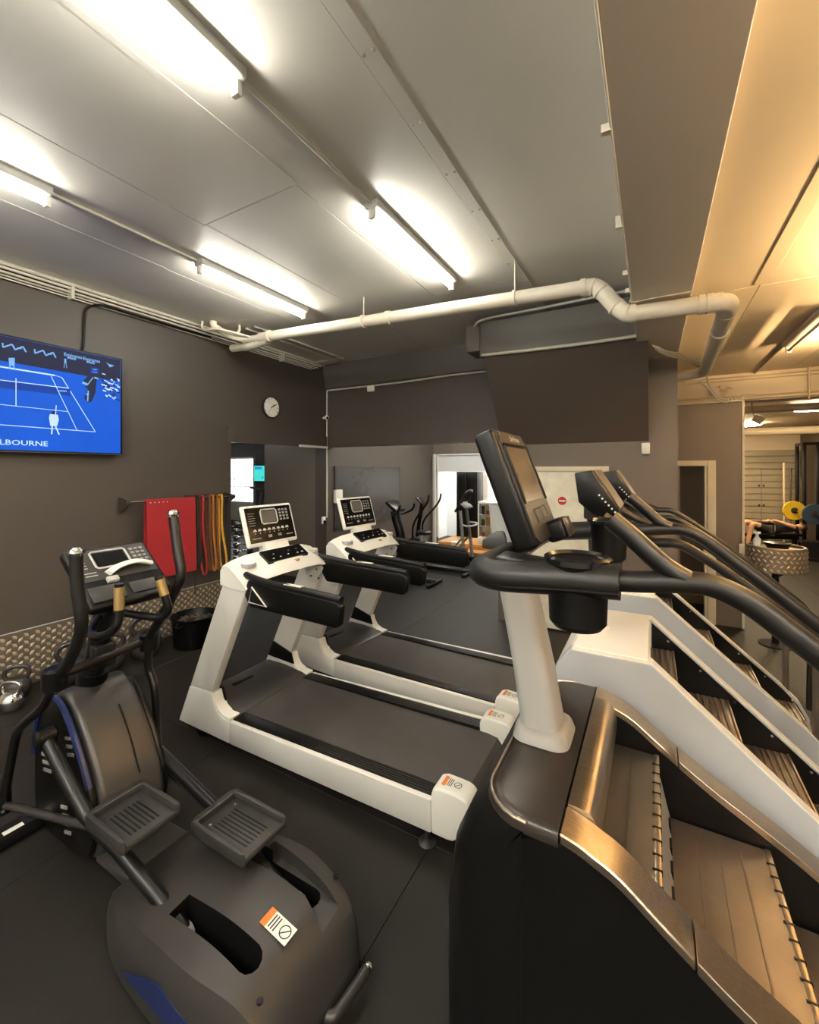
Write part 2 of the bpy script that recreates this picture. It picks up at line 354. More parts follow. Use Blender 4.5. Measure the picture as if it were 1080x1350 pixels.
# diamond plate skirting on the left wall
pl = struct('baseboard_left', B().box(XL, XL + 0.006, -2.5, 3.72, 0.0, 0.49, 0.001, 1), M_PLATE, 'aluminium diamond plate skirting along the left wall', 'skirting')
obj('top_edge', B().box(XL, XL + 0.012, -2.5, 3.72, 0.490, 0.498), M_GREYP, pl)
lb = B()
pt = 0.08
for i in range(0, 82):
    for j in range(0, 7):
        for q in (0, 1):
            y = -2.45 + (i + 0.5 * q) * pt; z = 0.035 + (j + 0.5 * q) * pt * 0.86
            if z > 0.47 or y > 3.7: continue
            a = math.radians(45 if q else -45); l, wd, h = 0.026, 0.015, 0.004
            ca, sa = math.cos(a), math.sin(a)
            def pp(s_, t_): return (XL + 0.006, y + s_ * ca - t_ * sa, z + s_ * sa + t_ * ca)
            base = [pp(l, 0), pp(0, wd), pp(-l, 0), pp(0, -wd)]
            top = [pp(l * .6, 0), pp(0, wd * .5), pp(-l * .6, 0), pp(0, -wd * .5)]
            vb = [lb.bm.verts.new(p) for p in base]; vt = [lb.bm.verts.new((p[0] + h, p[1], p[2])) for p in top]
            lb.bm.faces.new(vt)
            for k in range(4): lb.bm.faces.new((vb[k], vb[(k + 1) % 4], vt[(k + 1) % 4], vt[k]))
bmesh.ops.recalc_face_normals(lb.bm, faces=lb.bm.faces)
o = obj('raised_lugs', lb, M_LUG, pl); o['kind'] = 'stuff'

# ================================================================ CEILING LIGHTS
def batten(y0, y1, x, zc, label, lit=True, tube=M_TUBE, group='fluorescent battens'):
    t = thing('fluorescent_light', label, 'light', (x, (y0 + y1) / 2, zc), group)
    obj('body', B().prism([(x - 0.02, zc), (x + 0.08, zc), (x + 0.08, zc - 0.045), (x + 0.06, zc - 0.055), (x, zc - 0.055), (x - 0.02, zc - 0.045)], 'y', y0, y1, 0.004), M_GREYP if lit else M_BEAM, t)
    for y in (y0 + 0.015, y1 - 0.015):
        obj('end_holder', B().box(x + 0.008, x + 0.052, y - 0.013, y + 0.013, zc - 0.118, zc - 0.054, 0.004), M_WHITEP, t)
    obj('tube', B().cyl((x + 0.03, y0 + 0.03, zc - 0.095), (x + 0.03, y1 - 0.03, zc - 0.095), 0.0145, n=10), tube if lit else M_WHITEP, t)
    return t
batten(2.30, 3.60, -1.62, ZC, 'lit fluorescent batten nearest the beam, close to the white pipe')
batten(0.02, 1.28, -1.62, ZC, 'lit fluorescent batten cut by the top edge of the photo')
batten(2.24, 3.50, -3.32, ZC, 'lit fluorescent batten close to the left wall and pipe end')
batten(-0.03, 1.23, -3.32, ZC, 'lit fluorescent batten cut by the left edge above the television')
batten(-2.3, -1.04, -1.62, ZC, 'unseen fill batten behind the camera, beam side', tube=M_TUBEFILL)  # rows continued out of view, tubes boosted to fill camera-facing sides
batten(-2.3, -1.04, -3.32, ZC, 'unseen fill batten behind the camera, wall side', tube=M_TUBEFILL)
batten(4.50, 5.66, 1.17, ZR, 'unlit fluorescent batten on the cream hall ceiling', lit=False, group=None)
for x, ya, yb, lab in [(-1.60, 1.285, 2.295, 'thin conduit joining the two battens beside the beam'), (-3.30, 1.235, 2.235, 'thin conduit joining the two battens near the left wall'), (1.19, 5.665, 7.2, 'thin conduit running from the unlit batten')]:
    zc = ZR if x > 0 else ZC
    tag(obj('conduit', B().cyl((x, ya, zc - 0.012), (x, yb, zc - 0.012), 0.011, n=8), M_COND), lab, 'conduit')
batten(-2.6, -1.3, 1.0, ZR, 'unseen fill batten added behind the camera, hall side', tube=M_TUBEFILL)  # this and the next two added out of view as fill light
batten(-1.2, 0.1, 2.2, ZR, 'unseen fill batten added over the hall beside the camera', tube=M_TUBEFILL)
batten(-2.6, -1.3, -0.75, ZC, 'unseen fill batten added behind the camera, close to the beam', tube=M_TUBEFILL)
batten(6.2, 7.5, -3.2, ZC, 'unseen fill batten added in the far cardio bay', tube=M_TUBEFILL, group=None)  # bay battens added, hidden behind the lintel, to brighten the bay wall
batten(7.8, 9.1, -3.2, ZC, 'unseen fill batten added at the end of the far cardio bay', tube=M_TUBEFILL, group=None)
batten(3.4, 4.7, -7.6, 2.75, 'unseen fill batten added in the annex', group=None)  # added out of view to brighten the alcove
def warmlight(x, y, label):
    t = thing('hall_light', label, 'light', (x, y, ZR), 'unseen warm hall uplighters')
    obj('trough', B().prism([(x - 0.09, ZR - 0.22), (x - 0.08, ZR - 0.22), (x - 0.04, ZR - 0.285), (x + 0.04, ZR - 0.285), (x + 0.08, ZR - 0.22), (x + 0.09, ZR - 0.22), (x + 0.05, ZR - 0.30), (x - 0.05, ZR - 0.30)], 'y', y - 0.66, y + 0.66), M_WHITEP, t)  # unseen trough, shaped to throw the warm light up at the ceiling only
    for d in (-0.4, 0.4): obj('hanger', B().cyl((x, y + d, ZR), (x, y + d, ZR - 0.285), 0.006, n=6), M_WHITEP, t)
    obj('tube', B().cyl((x, y - 0.62, ZR - 0.24), (x, y + 0.62, ZR - 0.24), 0.016, n=10), M_WARM, t)
warmlight(1.1, 0.4, 'unseen warm uplighter over the hall beside the camera')
warmlight(1.5, 2.9, 'unseen warm uplighter over the hall floor')
warmlight(1.8, 5.0, 'unseen warm uplighter toward the hall end')

# ================================================================ PIPES AND CABLES
t = thing('drain_pipe', 'thick cream drain pipe hung under the ceiling and bending under the beam', 'pipe', (-2, 3.56, 3.4))
Y0 = 3.56
pts = [(-4.05, Y0, 3.475), (-0.44, Y0, 3.315)]
obj('pipe_run', B().cyl(pts[0], pts[1], 0.058, n=18), M_PIPE, t)
obj('bend', B().tube([(-0.46, Y0, 3.316), (-0.38, Y0, 3.305), (-0.31, Y0, 3.235), (-0.25, Y0, 3.15), (-0.16, Y0, 3.06), (-0.10, Y0, 3.055)], 0.061, 18), M_PIPE, t)
obj('pipe_run', B().cyl((-0.12, Y0, 3.055), (0.36, Y0, 3.04), 0.058, n=18), M_PIPE, t)
obj('bend', B().tube([(0.33, Y0, 3.04), (0.42, Y0, 3.035), (0.455, Y0 + 0.06, 3.03), (0.46, Y0 + 0.16, 3.02)], 0.062, 18), M_PIPE, t)
obj('pipe_run', B().cyl((0.46, Y0 + 0.12, 3.025), (0.50, 5.62, 2.985), 0.058, n=18), M_PIPE, t)
obj('bend', B().tube([(0.50, 5.55, 2.985), (0.49, 5.68, 2.98), (0.40, 5.74, 2.975), (0.30, 5.75, 2.97), (-0.2, 5.76, 2.95)], 0.055, 16), M_PIPE, t)
for c, d in [((-2.25, Y0, 3.395), (1, 0, 0)), ((-0.46, Y0, 3.316), (1, 0, 0)), ((-0.12, Y0, 3.055), (1, 0, 0)), ((0.30, Y0, 3.042), (1, 0, 0)), ((0.345, Y0, 3.042), (1, 0, 0)), ((-3.9, Y0, 3.47), (1, 0, 0))]:
    c = Vector(c); d = Vector(d)
    obj('collar', B().cyl(c - d * 0.02, c + d * 0.02, 0.068, n=18), M_PIPE, t)
for c, d in [((-0.395, Y0, 3.307), (.95, 0, -.3)), ((-0.335, Y0, 3.262), (.62, 0, -.78)), ((-0.235, Y0, 3.128), (.66, 0, -.75)), ((-0.165, Y0, 3.066), (.95, 0, -.3)), ((0.395, Y0, 3.038), (.95, .3, 0))]:
    c = Vector(c); d = Vector(d).normalized()
    obj('collar', B().cyl(c - d * 0.008, c + d * 0.008, 0.0665, n=18), M_PIPE, t)
for c in [(0.472, 4.2, 3.012), (0.46, 3.74, 3.022)]:
    obj('collar', B().cyl((c[0], c[1] - 0.015, c[2]), (c[0], c[1] + 0.015, c[2]), 0.066, n=18), M_PIPE, t)
for x, z in [(-2.55, 3.41), (-1.0, 3.34)]:
    obj('hanger', B().lathe((x, Y0, z), [(0.06, -0.012), (0.068, -0.012), (0.068, 0.012), (0.06, 0.012)], 18, 'x').cyl((x, Y0, z + 0.06), (x, Y0, ZC), 0.006, n=6), M_PIPE, t)
obj('end_branch', B().tube([(-4.05, Y0, 3.475), (-4.25, Y0, 3.49), (-4.42, Y0 - 0.1, 3.52), (-4.5, Y0 - 0.28, 3.6), (-4.5, Y0 - 0.3, ZC)], 0.04, 12)
    .tube([(-3.95, Y0 + 0.02, 3.44), (-4.3, Y0 + 0.05, 3.42), (-4.5, Y0 + 0.1, 3.45), (-4.7, Y0 + 0.12, 3.47)], 0.048, 12), M_PIPE, t)
obj('small_branch', B().tube([(-4.2, Y0 - 0.02, 3.50), (-4.4, Y0 - 0.3, 3.55), (-4.6, Y0 - 0.36, 3.56), (-4.62, Y0 - 0.36, ZC)], 0.014, 8)
    .tube([(-4.35, Y0 - 0.1, 3.53), (-4.36, Y0 - 0.05, 3.6), (-4.36, Y0 - 0.05, ZC)], 0.016, 8), M_PIPE, t)
# conduits under the ceiling along the left wall
zz = [3.645, 3.612, 3.578, 3.553, 3.532]; rr = [0.017, 0.013, 0.012, 0.008, 0.007]
names = ['uppermost', 'second', 'middle', 'fourth', 'lowest']
for k in range(5):
    tag(obj('wall_conduit', B().cyl((XL + 0.02 + (0.05 - 0.01 * k), -3, zz[k]), (XL + 0.02 + (0.05 - 0.01 * k), 5.5 - 0.06 * k, zz[k]), rr[k], n=8), M_COND),
        names[k] + ' cream conduit of the bundle along the left wall top', 'conduit', 'conduits along the left wall')
for y in (1.95, 4.6):
    tag(obj('conduit_clip', B().box(XL, XL + 0.085, y - 0.012, y + 0.012, 3.515, 3.66), M_COND), ('cream clip holding the conduit bundle above the television' if y < 3 else 'cream clip holding the conduit bundle near the clock'), 'clip')
for k, (x0, yb) in enumerate([(-4.35, 5.3), (-4.2, 5.25)]):
    tag(obj('ceiling_conduit', B().tube([(x0, 3.6, ZC - 0.015), (x0, yb - 0.05, ZC - 0.015), (x0 - 0.06, yb, ZC - 0.015), (-4.7, yb + 0.01, ZC - 0.015)], 0.012, 8, smooth=4), M_COND),
        ['outer', 'inner'][k] + ' thin conduit on the ceiling past the pipe end', 'conduit')
# surface conduits on the far panels
tag(obj('cable', B().tube([(XL + 0.03, YF - 0.02, 3.25), (-3.5, YF - 0.02, 3.24), (-2.5, YF - 0.02, 3.26), (-1.72, YF - 0.02, 3.25)], 0.014, 8), M_COND), 'pale cable run across the far downstand panel', 'cable')
tag(obj('cable', B().tube([(-1.66, 4.585, 3.19), (-1.0, 4.58, 3.17), (-0.4, 4.58, 3.165), (-0.08, 4.58, 3.17)], 0.017, 8), M_COND), 'pale cable run above the dark sloping bulkhead', 'cable')
tag(obj('cable', B().tube([(-1.72, 4.52, 3.50), (-1.62, 4.55, 3.575), (-1.0, 4.55, 3.585), (-0.2, 4.55, 3.60)], 0.015, 8), M_GREYP), 'grey cable along the top of the bulkhead band', 'cable')
tag(obj('cable', B().cyl((XL + 0.035, YF - 0.03, 3.25), (XL + 0.035, YF - 0.03, 1.10), 0.013, n=8), M_COND), 'pale cable dropping down the room corner', 'cable')
tag(obj('cable_trunking', B().box(XL + 0.046, XL + 0.075, 4.95, 5.60, 2.265, 2.30), M_WHITEP), 'short white trunking under the alcove lintel', 'trunking')
t = thing('security_camera', 'small white dome camera fixed in the room corner', 'camera', (XL, YF, 2.8))
obj('mount', B().cyl((XL + 0.001, YF - 0.08, 2.78), (XL + 0.06, YF - 0.08, 2.78), 0.02, n=10), M_WHITEP, t)
obj('body', B().ball((XL + 0.085, YF - 0.09, 2.78), 0.042, n=12), M_WHITEP, t)
obj('lens', B().cyl((XL + 0.105, YF - 0.105, 2.775), (XL + 0.13, YF - 0.125, 2.77), 0.02, n=10), M_BLACK, t)
tag(obj('junction_box', B().box(-3.95, -3.83, YF - 0.045, YF, 3.15, 3.24, 0.006), M_WHITEP), 'small white box hanging from the cable on the far panel', 'junction box')
tag(obj('conduit', B().tube([(-0.128, -3, ZB), (-0.128, 3.3, ZB), (-0.13, 3.42, ZB - 0.006), (-0.13, 3.48, ZB - 0.015), (0.0, 3.48, ZB - 0.012), (0.24, 3.48, ZB - 0.012)], 0.0045, 8, smooth=5), M_COND), 'thin cream conduit along the beam edge up to the pipe', 'conduit')
tag(obj('conduit', B().tube([(-0.13, 3.66, ZB - 0.012), (-0.125, 3.86, ZB - 0.012), (-0.09, 3.92, ZB - 0.012), (0.21, 3.92, ZB - 0.012), (0.24, 3.86, ZB - 0.012), (0.245, 3.66, ZB - 0.012)], 0.007, 8, smooth=4), M_COND), 'cream conduit loop under the beam past the pipe', 'conduit')
for k, y in enumerate([0.95, 1.7, 2.4, 3.0, 3.3]):
    tag(obj('conduit_clip', B().box(-0.16, -0.127, y - 0.012, y + 0.012, ZB - 0.008, ZB + (0.05 if k == 2 else 0.02)), M_COND), ['first', 'second', 'third', 'fourth', 'fifth'][k] + ' small cream clip on the beam edge, counted toward the white pipe', 'clip', 'clips along the beam edge')
for k in range(3):
    dv = 3.0 * k
    P_ = [atY(858, 446 + dv, 4.80), atY(866, 456 + dv, 4.90), atY(878, 463 + dv * .8, 4.95), atY(898, 467 + dv, 5.05), (0.43, 5.35 + .02 * k, 3.045 - .03 * k)]
    tag(obj('cable', B().tube(P_, 0.009, 6), M_COND), ['upper', 'middle', 'lower'][k] + ' loose cream cable draped round the column head', 'cable', 'cables at the column head')
# conduits and cables on the hall cross beam
for k, (z, r) in enumerate([(3.165, 0.014), (3.125, 0.02), (2.90, 0.012), (2.86, 0.02)]):
    tag(obj('beam_conduit', B().cyl((0.25 + 0.15 * (k == 1), 7.18, z), (5.4, 7.18, z), r, n=8), M_CEILW), ['topmost', 'second', 'third', 'lowest'][k] + ' cream conduit along the hall cross beam', 'conduit', 'conduits on the hall cross beam')
tag(obj('beam_conduit', B().cyl((1.72, 7.16, 2.80), (1.72, 7.16, 3.2), 0.012, n=8), M_CEILW), 'vertical cream conduit crossing the hall beam', 'conduit')
t = thing('junction_box', 'cream junction box with tangled cables on the hall beam', 'junction box', (0.62, 7.17, 2.95))
obj('box', B().box(0.70, 0.80, 7.12, 7.19, 2.93, 3.02, 0.008).box(0.80, 0.88, 7.14, 7.19, 2.98, 3.06, 0.008), M_CEILW, t)
obj('lead', B().tube([(0.75, 7.15, 2.93), (0.8, 7.12, 2.86), (0.9, 7.15, 2.98)], 0.008, 6).tube([(0.88, 7.16, 3.03), (0.95, 7.15, 3.0)], 0.01, 6), M_COND, t)
tag(obj('cable', B().tube([(0.50, 6.35, 3.0), (0.60, 6.36, 2.9), (0.70, 6.38, 2.76), (0.78, 6.38, 2.72), (0.80, 6.4, 2.75), (0.74, 6.42, 2.77), (0.66, 6.4, 2.86), (0.60, 6.4, 3.0), (0.58, 6.42, 3.15)], 0.012, 6), M_COND), 'looped cream cable hanging over the partition top', 'cable')
tag(obj('partition_batten', B().box(0.28, 0.95, YR - 0.01, YR + 0.15, 2.731, 2.75), M_TRIM), 'pale batten along the top of the partition', 'batten')
for k in range(5):
    tag(obj('cable_connector', B().box(0.80 + 0.035 * k, 0.825 + 0.035 * k, YR + 0.0, YR + 0.05, 2.752, 2.79 - 0.008 * (k % 2), 0.004), M_COND), ['first', 'second', 'third', 'fourth', 'fifth'][k] + ' small cream connector on the partition top from the column', 'connector', 'connectors on the partition top')
tag(obj('wall_sensor', B().box(-0.098, -0.018, YD - 0.045, YD - 0.013, 2.075, 2.195, 0.008), M_WHITEP), 'small white box on the wall beside the column', 'sensor')
t = thing('wall_socket', 'white socket at the foot of the corner cable', 'socket', (XL, 5.58, 1.07))
obj('plate', B().box(XL, XL + 0.03, 5.52, 5.60, 1.0, 1.12, 0.006), M_WHITEP, t)
obj('plug', B().box(XL + 0.03, XL + 0.06, 5.535, 5.585, 1.0, 1.06, 0.006), M_BLACK, t)
tag(obj('switch_box', B().box(XL + 0.0, XL + 0.06, 5.83, 6.02, 1.33, 1.56, 0.01), M_WHITEP), 'white upright box on the wall beside the dark board', 'box')
tag(obj('wall_socket', B().box(0.91, 0.965, YR - 0.05, YR - 0.013, 0.9, 1.02, 0.006), M_WHITEP), 'white socket on the cream partition corner', 'socket')

# ================================================================ TELEVISION
def emat(name, rgb, s): return mat(name, rgb, 0.6, 0, 0.06, 3, emit=s * 0.72, spec=0.1)
TX = XL + 0.10
t = thing('television', 'large wall television showing a blue tennis court', 'television', (XL, 1.5, 2.55))
obj('casing', B().box(XL + 0.045, TX - 0.006, 0.63, 2.37, 2.055, 3.04, 0.006), M_BLACK, t)
obj('wall_bracket', B().box(XL, XL + 0.045, 1.2, 1.8, 2.3, 2.8), M_BLACKM, t)
obj('bezel', B().box(TX - 0.006, TX, 0.63, 2.37, 3.026, 3.04).box(TX - 0.006, TX, 0.63, 2.37, 2.055, 2.072).box(TX - 0.006, TX, 2.354, 2.37, 2.072, 3.026).box(TX - 0.006, TX, 0.63, 0.646, 2.072, 3.026), M_BLACK, t)
obj('chin_strip', B().box(TX, TX + 0.001, 0.63, 2.37, 2.056, 2.062), M_CHROME, t)
E_COURT = emat('screen court blue', (0, 92, 220), 0.58)
E_DARK = emat('screen hoarding navy', (40, 42, 72), 0.5)
E_WH = emat('screen white', (190, 218, 245), 0.72)
E_SKY = emat('screen pale blue', (120, 178, 240), 0.66)
E_MID = emat('screen shade blue', (0, 62, 160), 0.6)
scr = obj('screen', B().box(TX - 0.005, TX - 0.003, 0.646, 2.354, 2.072, 3.026), E_COURT, t)
def tv(x, y):  # zoom pixels of the television crop -> (Y, Z) on the screen
    p = atX(x / 6.353, 430 + y / 6.353, TX); return (p[1], p[2])
def clampy(p): return (min(max(p[0], 0.65), 2.35), min(max(p[1], 2.075), 3.023))
def flat(name, polys, m, lift=0.0):
    b = B()
    for pl_ in polys:
        b.poly([(TX - 0.0028 + lift, p[0], p[1]) for p in pl_])
    return obj(name, b, m, scr)
def line(a, c, wd):
    a, c = Vector(a), Vector(c); d = (c - a).normalized(); n = Vector((-d.y, d.x)) * wd * 0.38
    return [tuple(a - n), tuple(c - n), tuple(c + n), tuple(a + n)]
def ext(a, c):  # extend a line from its left end to the screen's left side
    a, c = Vector(a), Vector(c); k = (0.65 - a.x) / (c.x - a.x); return tuple(a + (c - a) * k)
hb = [tv(0, 245), tv(1000, 395)]; zb = hb[0][1]
flat('hoarding', [[(0.65, zb - 0.03), (2.35, zb - 0.055), (2.35, 3.023), (0.65, 3.023)]], E_DARK)
base = (tv(0, 825), tv(800, 885)); serv = (tv(0, 655), tv(565, 715)); net = (tv(0, 450), tv(580, 520)); farb = (tv(0, 338), tv(460, 412))
flat('net_shade', [[ext(*net), net[1], (net[1][0], net[1][1] - 0.07), (0.65, ext(*net)[1] - 0.06)]], E_MID, 0.0003)
L_ = [line(ext(*base), base[1], 0.008), line(ext(*serv), serv[1], 0.006), line(ext(*net), net[1], 0.009), line(tv(800, 885), tv(520, 430), 0.008),
      line(tv(645, 870), tv(430, 420), 0.007), line(tv(135, 670), tv(135, 435), 0.008), line(tv(460, 412), tv(520, 430), 0.006)]
flat('court_lines', L_, E_WH, 0.0006)
flat('far_baseline', [line(ext(*farb), farb[1], 0.017)], E_WH, 0.0006)
flat('net_post', [line(tv(583, 520), tv(583, 590), 0.016)], E_MID, 0.0008)
flat('net_band', [line(tv(490, 540), tv(560, 545), 0.014)], E_SKY, 0.0008)
px_, pz_ = tv(452, 790)
flat('player', [[(px_ - .03, pz_ + .055), (px_ + .03, pz_ + .055), (px_ + .038, pz_ + .01), (px_ + .024, pz_ - .05), (px_ - .026, pz_ - .05), (px_ - .036, pz_ + .02)],
                line((px_ - .012, pz_ - .05), (px_ - .016, pz_ - .125), .014), line((px_ + .012, pz_ - .05), (px_ + .04, pz_ - .125), .014),
                line((px_ + .012, pz_ + .05), (px_ + .018, pz_ + .14), .009)], E_WH, 0.001)
flat('player_head', [[(px_ - .012, pz_ + .058), (px_ + .012, pz_ + .058), (px_ + .012, pz_ + .085), (px_ - .012, pz_ + .085)]], E_DARK, 0.001)
px_, pz_ = tv(98, 300)
flat('far_player', [[(px_ - .02, pz_ + .03), (px_ + .02, pz_ + .04), (px_ + .02, pz_ - .03), (px_ - .015, pz_ - .03)], line((px_ - .01, pz_ - .03), (px_ - .018, pz_ - .065), .01), line((px_ + .01, pz_ - .03), (px_ + .03, pz_ - .065), .01)], E_SKY, 0.001)
px_, pz_ = tv(548, 300)
flat('line_judge', [line((px_, pz_ + .03), (px_, pz_ - .01), .02), line((px_ - .006, pz_ - .01), (px_ - .01, pz_ - .055), .006), line((px_ + .006, pz_ - .01), (px_ + .012, pz_ - .055), .006)], E_SKY, 0.001)
q = tv
flat('umpire_chair', [[q(690, 470), q(740, 410), q(815, 430), q(800, 560), q(770, 630), q(735, 640), q(705, 600), q(735, 530)]], E_DARK, 0.0006)
flat('umpire', [line(q(690, 470), q(735, 490), .03), line(q(735, 490), q(780, 430), .01), line(q(790, 430), q(825, 440), .02), line(q(740, 540), q(735, 630), .014), line(q(725, 575), q(745, 560), .02)], E_SKY, 0.0012)
flat('umpire_sign', [[q(760, 345), q(830, 350), q(825, 400), q(757, 395)]], E_MID, 0.0012)
flat('sign_print', [line(q(780, 362), q(812, 366), .01), line(q(775, 383), q(815, 388), .007)], E_SKY, 0.0016)
cr_ = []
random.seed(3)
for k in range(26):
    c = q(random.uniform(845, 990), 0); y_ = 390 + (c[0] - q(845, 0)[0]) / (q(990, 0)[0] - q(845, 0)[0]) * 80 + random.uniform(0, 140)
    a = q(850 + k * 5.6, y_); cr_.append(line(clampy(a), clampy((a[0] + random.uniform(.01, .035), a[1] - random.uniform(0, .015))), random.uniform(.01, .02)))
flat('courtside_crowd', cr_, E_WH, 0.0012)
cr_ = []
for k in range(18):
    a = q(850 + k * 8, 420 + k * 6 + random.uniform(0, 120)); cr_.append(line(clampy(a), clampy((a[0] + .03, a[1] - .01)), .018))
flat('courtside_shadows', cr_, E_DARK, 0.0009)
def scr_text(body, x, y, size, m, sx=1.0, bold=0.0):
    p = q(x, y); b = text_bm(body, size, MX(TX - 0.0012, p[0], p[1]) @ Matrix.Diagonal((sx, 1, 1, 1)), bold=bold); return obj('screen_lettering', b, m, scr)
def kia(x, y):
    p = Vector(q(x, y)); s = 0.072
    g = [line(p + Vector((0, s * .55)), p + Vector((s * .05, 0)) + Vector((0, .003)), .014), line(p + Vector((s * .05, .004)), p + Vector((s * .85, s * .62)), .014),
         line(p + Vector((s * .85, s * .62)), p + Vector((s * 1.15, 0)), .015), line(p + Vector((s * 1.15, .004)), p + Vector((s * 1.85, s * .6)), .014), line(p + Vector((s * 1.85, s * .6)), p + Vector((s * 2.15, 0)), .015), line(p + Vector((s * 1.3, .022)), p + Vector((s * 1.75, .022)), .01)]
    return flat('hoarding_logo', g, E_SKY, 0.0012)
kia(22, 180); kia(290, 230)
for x, y in [(535, 245), (695, 280)]:
    scr_text('Emirates', x, y, 0.042, E_SKY, 1.0, 0.0008); scr_text('Melb', x + 30, y + 26, 0.036, E_SKY, 1.0, 0.0008)
flat('hoarding_star', [[q(890, 300), q(915, 318), q(960, 330), q(922, 345)]], E_SKY, 0.0012)
p_ = q(0, 990)
b = text_bm('MELBOURNE', 0.062, MX(TX - 0.0012, 0, p_[1]) @ Matrix.Diagonal((1.2, 1, 1, 1)), bold=0.0006)
xr = max(v.co.y for v in b.bm.verts); bmesh.ops.translate(b.bm, verts=b.bm.verts, vec=(0, q(402, 0)[0] - xr, 0))
obj('screen_lettering', b, E_WH, scr)
tag(obj('power_cable', B().tube([(XL + 0.03, 2.04, 3.046), (XL + 0.02, 2.06, 3.12), (XL + 0.015, 2.07, 3.35), (XL + 0.02, 2.08, 3.46), (XL + 0.05, 2.14, 3.52), (XL + 0.075, 2.25, 3.54), (XL + 0.08, 2.6, 3.535), (XL + 0.08, 3.4, 3.545)], 0.011, 8), M_BLACK), 'black cable rising from the television to the conduits', 'cable')

# ================================================================ CLOCK
t = thing('wall_clock', 'round white wall clock with a dark rim above the alcove', 'clock', (XL, 4.41, 2.81))
obj('rim', B().lathe((XL, 4.41, 2.81), [(0.15, 0), (0.155, 0.02), (0.155, 0.04), (0.145, 0.045), (0.14, 0.035), (0.001, 0.03)], 36, 'x'), M_CHAR, t)
obj('dial', B().lathe((XL + 0.032, 4.41, 2.81), [(0.141, 0), (0.141, 0.004), (0.001, 0.004)], 36, 'x'), mat('clock dial', (232, 228, 214), 0.5), t)
for k in range(12):
    a = k * PI / 6; c, s_ = math.sin(a), math.cos(a)
    obj('hour_mark', B().prism([(4.41 + c * r + n * s_ * .003, 2.81 + s_ * r - n * c * .003) for r, n in ((.115, -1), (.115, 1), (.132, 1), (.132, -1))], 'x', XL + 0.036, XL + 0.038), M_INK, t)
for nm, a, l, wd in [('hour_hand', math.radians(52), .075, .006), ('minute_hand', math.radians(60), .105, .004), ('second_hand', math.radians(215), .09, .0015)]:
    c, s_ = math.sin(a), math.cos(a)
    obj(nm, B().prism([(4.41 + c * r + n * s_ * wd, 2.81 + s_ * r - n * c * wd) for r, n in ((-.015, -1), (-.015, 1), (l, 1), (l, -1))], 'x', XL + 0.039, XL + 0.041), M_INK, t)

# ================================================================ MAT RACK, MAT, BANDS
t = thing('wall_rack', 'brown steel wall rack with a rail for mats and bands', 'rack', (XL, 3.0, 1.55))
M_RACK = mat('brown steel', (70, 58, 48), 0.45, 0.3)
obj('side_bracket', B().prism([(XL + 0.001, 1.62), (XL + 0.20, 1.585), (XL + 0.20, 1.555), (XL + 0.001, 1.44)], 'y', 2.39, 2.396), M_RACK, t)
obj('side_bracket', B().prism([(XL + 0.001, 1.62), (XL + 0.20, 1.585), (XL + 0.20, 1.555), (XL + 0.001, 1.44)], 'y', 3.66, 3.666), M_RACK, t)
obj('rail', B().cyl((XL + 0.17, 2.38, 1.572), (XL + 0.17, 3.675, 1.572), 0.014, n=12), M_CHROME, t)
obj('back_bar', B().box(XL + 0.001, XL + 0.012, 3.1, 3.65, 1.57, 1.61), M_RACK, t)
t = thing('exercise_mat', 'red exercise mat hung folded over the wall rack', 'exercise mat', (XL + 0.17, 2.84, 1.58))
x0 = XL + 0.17
mp = [(x0 - 0.03, 0.80), (x0 - 0.028, 1.2), (x0 - 0.024, 1.55), (x0 - 0.016, 1.582), (x0, 1.592), (x0 + 0.016, 1.582), (x0 + 0.026, 1.55), (x0 + 0.034, 1.2), (x0 + 0.045, 0.74)]
ring = []
for yy_ in (2.56, 3.115):
    pass
bm_ = B()
outer = crv([(p[0], 0, p[1]) for p in mp], 5)
prof = [(p.x, p.z) for p in outer]
inner = [(p[0] * 1.0 + (0.007 if i < len(prof) / 2 else -0.007), p[1] - (0.006 if 0.35 < i / len(prof) < 0.65 else 0)) for i, p in enumerate(prof)]
bm_.prism(prof + inner[::-1], 'y', 2.56, 3.115)
obj('mat_sheet', bm_, M_RED, t)
for k in range(5): obj('eyelet', B().lathe((x0 + 0.0265, 2.60 + 0.045 * k, 1.555), [(0.005, 0), (0.005, 0.003), (0.001, 0.003)], 8, 'x'), M_WHITEP, t)
def band(y, w_, zb_, rgb, label, tw=0.0):
    m = mat('band ' + label[:10], rgb, 0.6, 0, 0.15, 20)
    pts = [(x0 + 0.0, y, 1.600), (x0 + 0.022, y + 0.005, 1.56), (x0 + 0.03, y + tw * .3, 1.2), (x0 + 0.035, y + w_, zb_ + 0.12), (x0 + 0.035, y + w_ * .5, zb_), (x0 + 0.025, y - w_ * .4, zb_ + 0.12), (x0 - 0.01, y - 0.01, 1.2), (x0 - 0.022, y - 0.005, 1.56)]
    b = B(); P = crv(pts, 6, True); n = len(P); wd = 0.013
    rings = []
    for i in range(n):
        d = (P[(i + 1) % n] - P[i - 1]).normalized(); sd = Vector((0, 1, 0)); sd = (sd - d * sd.dot(d)).normalized(); nn = d.cross(sd)
        rings.append([P[i] + sd * wd + nn * .002, P[i] - sd * wd + nn * .002, P[i] - sd * wd - nn * .002, P[i] + sd * wd - nn * .002])
    t_ = bmesh.new(); V = [[t_.verts.new(p) for p in r] for r in rings]; V.append(V[0])
    for a, c in zip(V, V[1:]):
        for i in range(4): t_.faces.new((a[i], a[(i + 1) % 4], c[(i + 1) % 4], c[i]))
    bmesh.ops.recalc_face_normals(t_, faces=t_.faces); b._merge(t_)
    tag(obj('resistance_band', b, m), label, 'resistance band', 'resistance bands on the wall rack')
